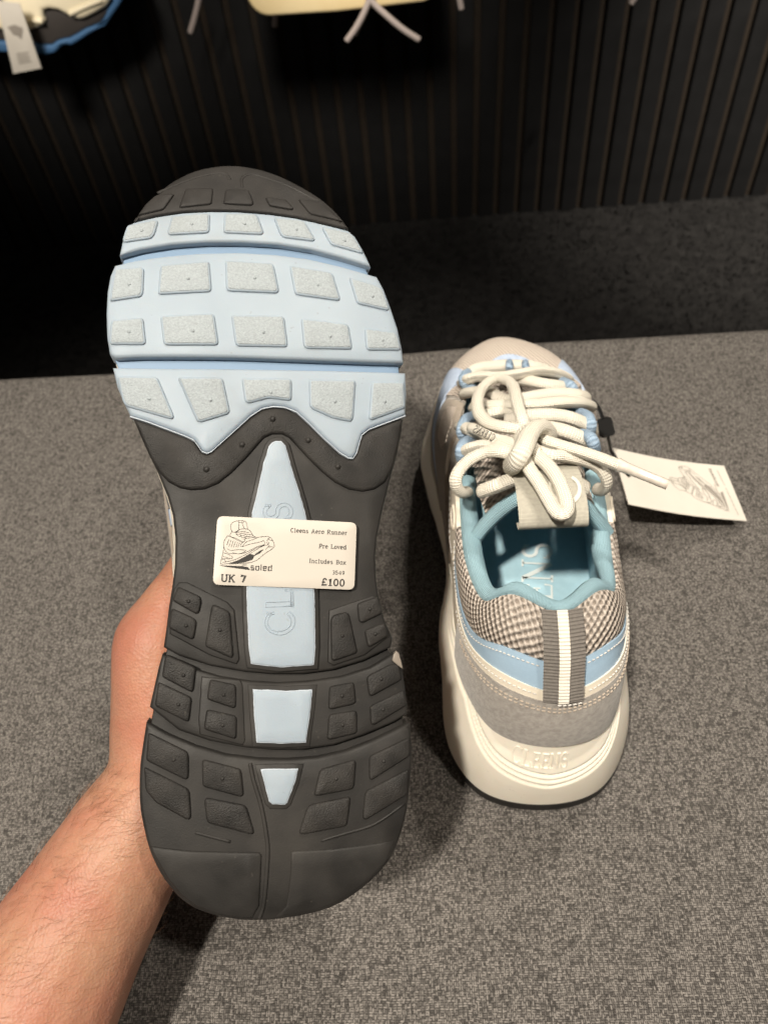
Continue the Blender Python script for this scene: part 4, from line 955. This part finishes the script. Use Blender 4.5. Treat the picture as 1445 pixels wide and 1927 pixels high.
        for i in range(NR + 1):
            t = 1.0 - .56 * i / NR; tt = min(t, 1.0)
            rib = .0005 * math.sin(i * 2 * math.pi / 4.0) + (.0024 * math.sin(math.pi * min(1, i / (NR * .72))) ** 1 if i < NR * .72 else 0)
            def tape(k, off):
                c = upper(.004, tt, off); xx = k * .0085; bend = xx * xx * 13.0
                return c + Vector((xx - .0008, bend, 0))
            for k in (-1, -.26, .26, 1):
                p = tape(k, .0062 + rib)
                if t > 1: p += Vector((0, .002, .0015)) * (t - 1) / .02
                V.append(p)
            for k in (-.26, .26): V2.append(tape(k, .0062 + rib + .0005) + (Vector((0, .002, .0015)) * (t - 1) / .02 if t > 1 else Vector((0, 0, 0))))
        for i in range(NR):
            for j in range(3): a = i * 4 + j; Fc.append((a, a + 4, a + 5, a + 1))
            F2.append((i * 2, i * 2 + 2, i * 2 + 3, i * 2 + 1))
        pt_ = s.put('pull_tab', V, Fc, 'grosgrain'); s.put('stripe', V2, F2, 'gros_white', parent=pt_)
        s.stitches('stitching', -.008, .03, lambda x: .44, .0075, pt_)
        # tongue
        TC = [(.097, .135, .006), (.110, .132, .0075), (.13, .126, .008), (.16, .115, .008), (.19, .103, .007), (.22, .092, .006), (.245, .079, .003)]
        V, Fc, UV = [], [], []; NX = 14
        for i in range(25):
            y = .097 + .148 * i / 24; z = lerp_tab([(a, b) for a, b, c in TC], y); ar = lerp_tab([(a, c) for a, b, c in TC], y); hw = lerp_tab([(.097, .025), (.12, .027), (.18, .029), (.22, .024), (.245, .012)], y)
            for j in range(NX + 1):
                u = -1 + 2 * j / NX; V.append(Vector((.0085 + u * hw, y - .002 * u * u, z - ar * 2.4 * u * u))); UV.append((u * .03, y))
        for i in range(24):
            for j in range(NX): a = i * (NX + 1) + j; Fc.append((a, a + 1, a + NX + 2, a + NX + 1))
        tn = s.put('tongue', V, Fc, 'mesh', UV)
        V, Fc, UV = [], [], []                     # lining side of the tongue
        edge = [Vector((.0085 + u * .0255, .0985 - .003 * u * u, .1345 - .019 * u * u)) for u in [-1.28 + 2.56 * j / 16 for j in range(17)]]
        s.tube('tongue_edge', edge, .0036, 'lining', 3, 10, parent=tn)
        V = []
        for j in range(17):
            u = -1 + 2 * j / 16
            for k in range(8): q = k / 7; V.append(Vector((.0085 + u * (.0262 - .002 * q), .099 - .003 * u * u + .10 * q, .1318 - .019 * u * u - .042 * q)))
        Fc = [(j * 8 + k, j * 8 + k + 1, (j + 1) * 8 + k + 1, (j + 1) * 8 + k) for j in range(16) for k in range(7)]
        s.put('tongue_lining', V, Fc, 'lining', [(v.x, v.y) for v in V], parent=tn)
        # label loop on the tongue
        V, Fc = [], []; NR = 76
        prof = catmull([(.107, .1425), (.098, .1470), (.088, .1490), (.078, .1485), (.0735, .1455), (.0735, .1415), (.078, .1385), (.084, .1370)] if False else [(.107, .1425, 0), (.098, .1470, 0), (.088, .1490, 0), (.0775, .1480, 0), (.0725, .1440, 0), (.0735, .1395, 0), (.080, .1360, 0)], 12)
        for i, q in enumerate(prof):
            rib = .00022 * math.sin(i * 2 * math.pi / 3.0)
            for xx in (-.0058, .0232): V.append(Vector((xx, q.x, q.y + rib)))
        Fc = [(2 * i, 2 * i + 1, 2 * i + 3, 2 * i + 2) for i in range(len(prof) - 1)]
        lt = s.put('tongue_label', V, Fc, 'tab', parent=tn)
        if not s.flip:
            V, Fc, wd = text_2d('C', GR, .020, .10)
            ev = lambda y: lerp_tab(sorted([(q.x, q.y) for q in prof[:40]]), y) + .0006
            mobj('emblem', [s.fn(Vector((.021 - y_ * .62 + 0, .0775 + x_ * .95, ev(.0775 + x_ * .95)))) for x_, y_ in V], Fc, M['gros_white'], tn, False)
    def laces(s):
        zi = lambda y: lerp_tab([(.06, .143), (.09, .142), (.13, .131), (.16, .120), (.19, .108), (.22, .096), (.245, .084), (.28, .07)], y)
        def q(x, y, h):
            px, py = 840 + x * .3045, 620 + y * .3045; z = .12
            for _ in range(25): p = on_z(px, py, z) - SHO; z = .5 * z + .5 * (zi(p.y) + h)
            return on_z(px, py, z) - SHO
        Q = lambda L, h=.004: [q(a[0], a[1], a[2] if len(a) > 2 else h) for a in L]
        lace = lambda L, h=.004, r_=.0039, nm='lace': s.tube(nm, Q(L, h), r_, 'lace', 6, 12, .78)
        lace([(135, 285, .0), (190, 243, .003), (330, 224, .005), (430, 224, .005), (530, 230, .004), (620, 252, .0)])
        lace([(100, 330, -.004), (130, 308, .004), (200, 292, .006), (320, 292, .007), (440, 278, .009), (560, 258, .009), (660, 268, .006), (735, 300, .0), (750, 330, -.004)])
        lace([(380, 300, .002), (500, 318, .005), (600, 338, .005), (690, 350, .003), (760, 362, -.002)])
        lace([(110, 395, -.004), (180, 385, .002), (260, 390, .005), (330, 425, .005), (400, 450, .003)])
        lace([(430, 440, .003), (560, 412, .004), (690, 398, .004), (800, 405, .002), (860, 420, -.003)])
        lace([(170, 480, -.002), (280, 472, .006), (420, 468, .008), (560, 466, .008), (700, 452, .008), (820, 452, .005), (890, 475, -.002)])
        lace([(180, 540, -.002), (280, 520, .004), (400, 500, .005), (520, 490, .004)])
        lace([(370, 560, .005), (480, 538, .008), (600, 528, .009), (700, 534, .008), (790, 556, .006), (880, 600, .0), (900, 630, -.005)])
        lace([(560, 600, .004), (660, 612, .006), (750, 636, .006), (840, 675, .002), (880, 700, -.004)])
        lace([(90, 600, -.004), (130, 612, .004), (170, 628, .006), (230, 650, .005)])
        lace([(95, 770, -.004), (130, 745, .004), (210, 722, .007), (300, 726, .008), (400, 745, .010)])
        lace([(215, 1000, -.004), (300, 970, .001), (400, 930, .003), (520, 885, .004), (600, 850, .004)], .0)
        lace([(600, 850, .002), (690, 890, .002), (760, 930, .001), (860, 985, -.005)], .0)
        for L in ([(150, 262, .0), (112, 285, .003), (106, 318, .003), (125, 352, -.001), (165, 372, -.002)], [(165, 535, .0), (120, 560, .003), (98, 610, .003), (100, 650, .0), (130, 665, -.003)], [(150, 680, .0), (105, 715, .003), (90, 755, .003), (95, 795, -.002)],
                  [(715, 325, .0), (760, 345, .003), (785, 375, .0)], [(825, 520, .001), (870, 540, .004), (890, 585, .003), (885, 630, -.002)], [(830, 650, .001), (880, 665, .004), (905, 700, .003), (915, 745, -.003)]):
            s.tube('lace_loop', Q(L), .0030, 'blue_loop', 5, 10)
        s.tube('lace_keeper', Q([(388, 205, .0085), (388, 226, .0105), (388, 246, .0075)]), .0022, 'blue_loop', 5, 8); s.tube('lace_keeper', Q([(486, 208, .0085), (488, 228, .0105), (488, 248, .0075)]), .0022, 'blue_loop', 5, 8)
        # bow
        h = .013
        lace([(490, 650, .010), (470, 560, .016), (440, 470, .018), (425, 400, .018), (400, 335, .017), (340, 304, .016), (270, 318, .015), (212, 375, .014), (190, 450, .014), (205, 525, .013), (260, 578, .013), (350, 603, .014), (430, 615, .014), (500, 650, .012)], h, .0032, 'bow_loop')
        lace([(470, 770, .012), (510, 860, .014), (570, 950, .013), (625, 1045, .012), (675, 1125, .011), (715, 1142, .011), (742, 1110, .011), (735, 1040, .012), (690, 930, .013), (630, 845, .014), (560, 780, .014), (520, 730, .012)], h, .0032, 'bow_loop')
        lace([(540, 640, .010), (620, 690, .014), (740, 728, .014), (860, 765, .013), (980, 808, .012), (1065, 842, .011)], h, .0032, 'lace_end')
        ag = s.tube('aglet', Q([(1058, 838, .011), (1110, 856, .011), (1230, 905, .010), (1366, 960, .009)]), [.0033, .0024, .0022, .0022], 'aglet', 5, 10)
        lace([(440, 730, .012), (370, 700, .011), (335, 690, .010)], h, .0036, 'lace_end')
        a2 = s.tube('aglet', Q([(345, 694, .010), (300, 676, .0105), (220, 640, .011), (150, 606, .010)]), [.0033, .0026, .0025, .0025], 'lace', 5, 10)
        if not s.flip:
            P0 = s.fn(q(170, 611, .0146)); P1 = s.fn(q(296, 674, .0146)); ex = (P0 - P1).normalized(); ey = ex.cross((CAM - P0).normalized()).normalized(); ey = -ey
            V, Fc, wd = text_2d('CLEENS', GR, 1.0, .12); L_ = (P1 - P0).length
            mobj('aglet_print', [P1 + ex * (x * L_ / wd) + ey * ((y - .5) * -.0034) + (CAM - P0).normalized() * .0006 for x, y in V], Fc, M['ink'], a2, False)
        lace([(420, 775, .012), (340, 756, .013), (250, 758, .011), (160, 795, .009), (95, 850, .006), (58, 915, .003), (62, 970, -.001), (95, 1010, -.006), (125, 1000, -.012)], h, .0032)
        lace([(560, 750, .012), (640, 775, .013), (740, 785, .011), (850, 812, .008), (935, 850, .005), (980, 905, .002), (990, 955, -.002), (965, 990, -.008), (930, 985, -.014)], h, .0032)
        # knot: two turns over the crossing
        lace([(622, 690, .006), (622, 645, .013), (590, 606, .018), (545, 612, .021), (505, 660, .022), (478, 725, .022), (448, 785, .020), (415, 828, .015), (395, 845, .005)], h, .0047, 'knot')
        lace([(430, 690, .006), (470, 690, .015), (530, 730, .017), (560, 770, .012), (560, 800, .005)], h, .0036, 'knot')
        lace([(440, 700, .010), (480, 640, .016), (540, 615, .018), (590, 640, .016)], h, .0038, 'knot')
    def all(s):
        s.midsole()
        if not s.flip: s.outsole_plate()
        s.body(); s.laces()

bshoe = empty('sneaker', SHO + Vector((.008, .12, 0)), 'chunky cream and grey sneaker with pale blue lining standing on the bench', 'sneaker', 'pair of chunky sneakers')
SB = Shoe(bshoe, lambda p: p + SHO, False); SB.inv = lambda p: p - SHO
SB.all()
# name moulded in the heel of the midsole
def heel_map(x, y, h):
    sg = (x - .0070) / .40; t = .60 + y * 26 + 16 * sg * sg
    return mid_wall(sg, min(t, .97), h) + SHO
lettering('moulded_name', 'CLEENS', GR, .0066, .075, heel_map, 'midsole', bshoe, 'c', .05, thick=.0006)

# ---- hang tag on the standing sneaker
S2 = lambda x, y: (1080 + x * .2526, 720 + y * .2526)
tagr = empty('hang_tag', on_z(1180, 880, .03), 'cream card tag with a shoe drawing hanging beside the standing sneaker', 'tag')
TC_ = [on_z(*S2(285, 485), .040), on_z(*S2(1115, 620), .016), on_z(*S2(1285, 1030), .009), on_z(*S2(405, 905), .040)]
tnrm = (TC_[1] - TC_[0]).cross(TC_[3] - TC_[0]).normalized()
if tnrm.z < 0: tnrm = -tnrm
def tcard(a, b, h=0.0):
    p = TC_[0].lerp(TC_[1], a).lerp(TC_[3].lerp(TC_[2], a), b); return p + tnrm * (h - .0022 * math.sin(math.pi * a))
V, Fc = [], []; NA, NB = 14, 8
for sgn in (0, -.0005):
    for i in range(NA + 1):
        for j in range(NB + 1): V.append(tcard(i / NA, j / NB, sgn))
n = NB + 1; K = (NA + 1) * n
for i in range(NA):
    for j in range(NB): a = i * n + j; Fc += [(a, a + 1, a + n + 1, a + n), (K + a + n, K + a + n + 1, K + a + 1, K + a)]
for i in range(NA): a = i * n; Fc += [(a, a + n, K + a + n, K + a), (a + NB, K + a + NB, K + a + n + NB, a + n + NB)]
for j in range(NB): a = j; b = NA * n + j; Fc += [(a, K + a, K + a + 1, a + 1), (b, b + 1, K + b + 1, K + b)]
mobj('card', V, Fc, 'card', tagr, True, auto=40)
def tag_ab(px, py):
    """place on the card (fractions) seen at a zoom pixel"""
    r_ = ray(*S2(px, py)); a = b = .5
    for _ in range(14):
        P = tcard(a, b, .0); e = 1e-3; da = (tcard(a + e, b) - P) / e; db = (tcard(a, b + e) - P) / e; nn = da.cross(db)
        X = CAM + r_ * ((P - CAM).dot(nn) / r_.dot(nn)); w_ = X - P; A11, A12, A22 = da.dot(da), da.dot(db), db.dot(db); B1, B2 = w_.dot(da), w_.dot(db); D = A11 * A22 - A12 * A12
        a += (B1 * A22 - B2 * A12) / D; b += (A11 * B2 - A12 * B1) / D
    return a, b
# drawing: affine from the sticker's drawing to the card
src = [(595, 320), (100, 505), (195, 150)]; dst = [tag_ab(825, 630), tag_ab(1135, 955), tag_ab(785, 800)]
m3 = Matrix(((src[0][0], src[0][1], 1), (src[1][0], src[1][1], 1), (src[2][0], src[2][1], 1))).inverted()
ca = m3 @ Vector([d[0] for d in dst]); cb_ = m3 @ Vector([d[1] for d in dst])
tf = lambda x, y: tcard(ca.x * x + ca.y * y + ca.z, cb_.x * x + cb_.y * y + cb_.z, .0003)
drawing(tagr, tf, 'ink_grey', 5)
V, Fc, wd = text_2d('soled', GS, 58, .16, .06); p0, p1 = tag_ab(1062, 775), tag_ab(995, 640)
mobj('shop_mark', [tcard(p0[0] + (p1[0] - p0[0]) * x / wd + (p1[1] - p0[1]) * -y / wd * .25, p0[1] + (p1[1] - p0[1]) * x / wd + (p1[0] - p0[0]) * y / wd * .3, .0003) for x, y in V], Fc, 'ink_grey', tagr, False)
for (x0, y0), (x1, y1) in (((1062, 655), (1120, 770)), ((1125, 785), (1220, 990)), ((1040, 760), (1138, 960))):
    a, b = tag_ab(x0, y0), tag_ab(x1, y1); k = 20; V = []
    for i in range(k + 1):
        t = i / k; w_ = .0035 * (.6 + .4 * math.sin(i * 2.1)); V += [tcard(a[0] + (b[0] - a[0]) * t - w_, a[1] + (b[1] - a[1]) * t, .0003), tcard(a[0] + (b[0] - a[0]) * t + w_, a[1] + (b[1] - a[1]) * t, .0003)]
    mobj('ink_line', V, [(2 * i, 2 * i + 1, 2 * i + 3, 2 * i + 2) for i in range(k)], 'ink_grey', tagr, False)
hp = tag_ab(402, 692); V = [tcard(hp[0] + .018 * math.cos(a * .6283), hp[1] + .035 * math.sin(a * .6283), .0002) for a in range(10)]
mobj('string_hole', V, [tuple(range(10))], 'black_plastic', tagr, False)
z_ = lambda x, y, z: on_z(*S2(x, y), z)
g = tube_geo(catmull([z_(100, 118, .083), z_(150, 145, .082), z_(190, 205, .078), z_(212, 265, .074)], 6), .0011, 6); mobj('string', g[0], g[1], 'black_plastic', tagr)
g = tube_geo(catmull([z_(118, 285, .078), z_(165, 345, .074), z_(215, 385, .070), z_(240, 400, .067)], 6), .0009, 6); mobj('string', g[0], g[1], 'black_plastic', tagr)
g = tube_geo(catmull([z_(250, 395, .066), z_(264, 455, .056), z_(275, 505, .046), z_(300, 545, .0415), z_(360, 640, .041), tcard(*hp, .001)], 6), .0011, 6); mobj('string', g[0], g[1], 'black_plastic', tagr)
P0, P1 = z_(215, 268, .0745), z_(250, 395, .066); d_ = (P1 - P0).normalized(); sd_ = d_.cross((CAM - P0).normalized()).normalized(); up_ = sd_.cross(d_)
V = []
for q in (0, .12, .88, 1):
    wq = .0030 if q in (0, 1) else .0046
    for a, b in ((-1, -1), (1, -1), (1, 1), (-1, 1)): V.append(P0.lerp(P1, q) + sd_ * a * wq + up_ * b * .0022)
Fc = [(3, 2, 1, 0), (12, 13, 14, 15)] + [(r_ * 4 + i, r_ * 4 + (i + 1) % 4, r_ * 4 + 4 + (i + 1) % 4, r_ * 4 + 4 + i) for r_ in range(3) for i in range(4)]
mobj('string_lock', V, Fc, 'black_plastic', tagr, False)

# ---- body of the upturned sneaker: the same build, mirrored onto the traced sole
OUT_L = z1([(540, 52), (330, 125), (165, 297), (105, 442), (62, 560), (47, 700), (62, 880), (75, 935), (150, 1145)]) + z2([(80, 190), (195, 450), (232, 650), (215, 900), (180, 1150)]) + z3([(108, 340), (75, 520), (58, 720), (80, 930), (180, 1180), (330, 1320), (540, 1375)])
OUT_R = z1([(640, 52), (860, 120), (1110, 330), (1208, 492), (1265, 590), (1345, 850), (1360, 958), (1360, 1140)]) + z2([(1310, 250), (1240, 520), (1205, 740), (1250, 1050), (1310, 1200)]) + z3([(1362, 350), (1383, 580), (1360, 830), (1270, 1090), (1090, 1260), (870, 1350), (640, 1378)])
tl = sorted([(v, u) for u, v in OUT_L]); tr_ = sorted([(v, u) for u, v in OUT_R]); VL = max(tl[-1][0], tr_[-1][0])
bl_t = sorted([(y, x) for x, y in LB]); br_t = sorted([(y, x) for x, y in RB])
KH = VL / .305
def held_map(p):
    y = p.y * KH; v = min(max(y, .004), VL - .004); yy = v / KH
    if p.x >= .006: a = lerp_tab(tr_, v) - .006; b = lerp_tab(br_t, yy) - .006
    else: a = .006 - lerp_tab(tl, v); b = .006 - lerp_tab(bl_t, yy)
    k = max(.75, min(1.2, (a - .0028) / max(b, .01))); wz = max(0.0, min(1.0, 1 - (p.z - .025) / .035)); k = k * wz + KH * (1 - wz)
    u = .006 + (p.x - .006) * k
    bz = lerp_tab([(RB[i][1], BZ[i]) for i in range(12)], p.y)
    return SO + SU * u + SV * y + SN * (sole_h(.006, max(0, min(y, VL))) * 1.0 - (p.z - bz) * KH - .004)
SH = Shoe(held, held_map, False); SH.flip = True; SH.all()
# ================================================================== the hand that holds the upturned sneaker
per = empty('person', at_depth(60, 1925, .30), 'bare left forearm and hand gripping the upturned sneaker from behind', 'person')
def ell_tube(ch, seg=20, sub=6):
    """ch: (point, radius) chain as a closed rounded tube"""
    P = catmull([c[0] for c in ch], sub); rad = [lerp_tab([(j, c[1]) for j, c in enumerate(ch)], i / sub) for i in range(len(P))]
    d0 = (P[0] - P[1]).normalized(); d1 = (P[-1] - P[-2]).normalized()
    pre = [(P[0] + d0 * rad[0] * math.sin(a), rad[0] * math.cos(a)) for a in (1.45, 1.1, .6)]; post = [(P[-1] + d1 * rad[-1] * math.sin(a), rad[-1] * math.cos(a)) for a in (.6, 1.1, 1.45)]
    P = [p for p, _ in pre] + P + [p for p, _ in post]; rad = [r_ for _, r_ in pre] + rad + [r_ for _, r_ in post]
    return tube_geo(P, rad, seg)
D = at_depth
k_ = lambda px, z: px * z / F_PX
chains = []
ux, uy = -.527, .85; pxn, pyn = .85, .527
def armp(al, c, r_, z): return (D(315 + ux * al + pxn * c, 1508 + uy * al + pyn * c, z), k_(r_, z))
chains.append([armp(-130, -6, 102, .338), armp(-60, -10, 104, .334), armp(0, -16, 112, .328), armp(70, -22, 118, .325), armp(130, -24, 122, .321), armp(230, -22, 134, .317), armp(329, -20, 147, .312), armp(430, -14, 160, .306), armp(560, -8, 178, .298), armp(760, 0, 200, .280), armp(980, 10, 220, .268)])
# thenar and thumb
chains.append([(D(318, 1440, .336), k_(108, .336)), (D(310, 1370, .336), k_(99, .336)), (D(304, 1305, .334), k_(91, .334)), (D(298, 1250, .333), k_(85, .333)), (D(298, 1203, .333), k_(80, .333)), (D(320, 1152, .335), k_(62, .335)), (D(348, 1105, .338), k_(54, .338)), (D(372, 1058, .341), k_(48, .341)), (D(388, 1018, .343), k_(38, .343))])
# palm and four fingers wrapping behind the heel
chains.append([(D(330, 1450, .345), .024), (D(350, 1380, .362), .023), (D(385, 1310, .378), .020), (D(410, 1250, .386), .016)])
chains.append([(D(350, 1470, .350), .020), (D(395, 1420, .370), .021), (D(430, 1370, .385), .019), (D(450, 1330, .392), .016)])
fing = []
for i, (y0, ln, r0) in enumerate(((1165, .95, .0094), (1235, 1.05, .0098), (1305, 1.0, .0094), (1370, .8, .0084))):
    xb = 405 + i * 18
    c = [(D(xb - 20, y0 + 30, .372), r0 * 1.25), (D(xb + 30, y0 + 8, .392), r0 * 1.1), (D(xb + 30 + 90 * ln, y0 - 6, .407), r0), (D(xb + 30 + 150 * ln, y0 - 4, .404), r0 * .97), (D(xb + 30 + 195 * ln, y0 + 4, .390), r0 * .92), (D(xb + 30 + 215 * ln, y0 + 10, .372), r0 * .85)]
    chains.append(c); fing.append(c)
geo = join_geo([ell_tube(c) for c in chains])
arm = mobj('hand_and_forearm', geo[0], geo[1], 'skin', per)
rm = arm.modifiers.new('remesh', 'REMESH'); rm.mode = 'VOXEL'; rm.voxel_size = .0018; rm.use_smooth_shade = True
sm_ = arm.modifiers.new('smooth', 'SMOOTH'); sm_.factor = .5; sm_.iterations = 10
# nails
for c in fing + [chains[1]]:
    a, b = c[-2][0], c[-1][0]; r_ = c[-1][1]; t = (b - a).normalized(); n2 = (b - (at_depth(505, 1250, .34))).normalized(); n2 = (n2 - t * n2.dot(t)).normalized(); sd = t.cross(n2)
    V = []; Fc = []
    for i in range(5):
        for j in range(5): u = -1 + j / 2; V.append(b + t * (r_ * (.9 - .42 * i)) * .9 + sd * (u * r_ * .62) + n2 * (r_ * (.98 - .28 * u * u) - (r_ * .35 if i == 0 else 0)))
    for i in range(4):
        for j in range(4): q = i * 5 + j; Fc.append((q, q + 1, q + 6, q + 5))
    mobj('fingernail', V, Fc, 'nail', per)
# fine hairs on the forearm
def hairs():
    rnd = random.Random(11); V, Fc = [], []; ch = chains[0]; P = catmull([c[0] for c in ch], 10); rad = [lerp_tab([(j, c[1]) for j, c in enumerate(ch)], i / 10) for i in range(len(P))]
    toC = (CAM - P[len(P) // 2]).normalized()
    for _ in range(1000):
        i = rnd.randrange(12, len(P) - 4); t = (P[i + 1] - P[i]).normalized(); s1 = t.cross(toC).normalized(); s2 = s1.cross(t)
        if s2.dot(toC) < 0: s2 = -s2
        a = rnd.gauss(2.45, .55) if rnd.random() < .75 else rnd.uniform(.3, 2.9)
        lf = s1 if s1.dot(CM @ Vector((1, 0, 0))) > 0 else -s1
        n = lf * math.cos(a) + s2 * math.sin(a); base = P[i] + n * rad[i] * .985 + t * rnd.uniform(-.003, .003)
        ln = rnd.uniform(.005, .011); side = n.cross(t); d1 = (-t * rnd.uniform(.2, 1.0) + side * rnd.uniform(.1, .9)).normalized(); w_ = .000032
        cv = side * rnd.uniform(-.002, .002); pts = [base, base + d1 * ln * .4 + n * .0010 + cv, base + d1 * ln * .75 + n * .0012 + cv, base + d1 * ln + n * .0006]; g = tube_geo(pts, [w_, w_, w_ * .8, w_ * .3], 3); o = len(V); V += g[0]; Fc += [tuple(q + o for q in f) for f in g[1]]
    mobj('arm_hair', V, Fc, 'hair', per, kind='stuff')
hairs()
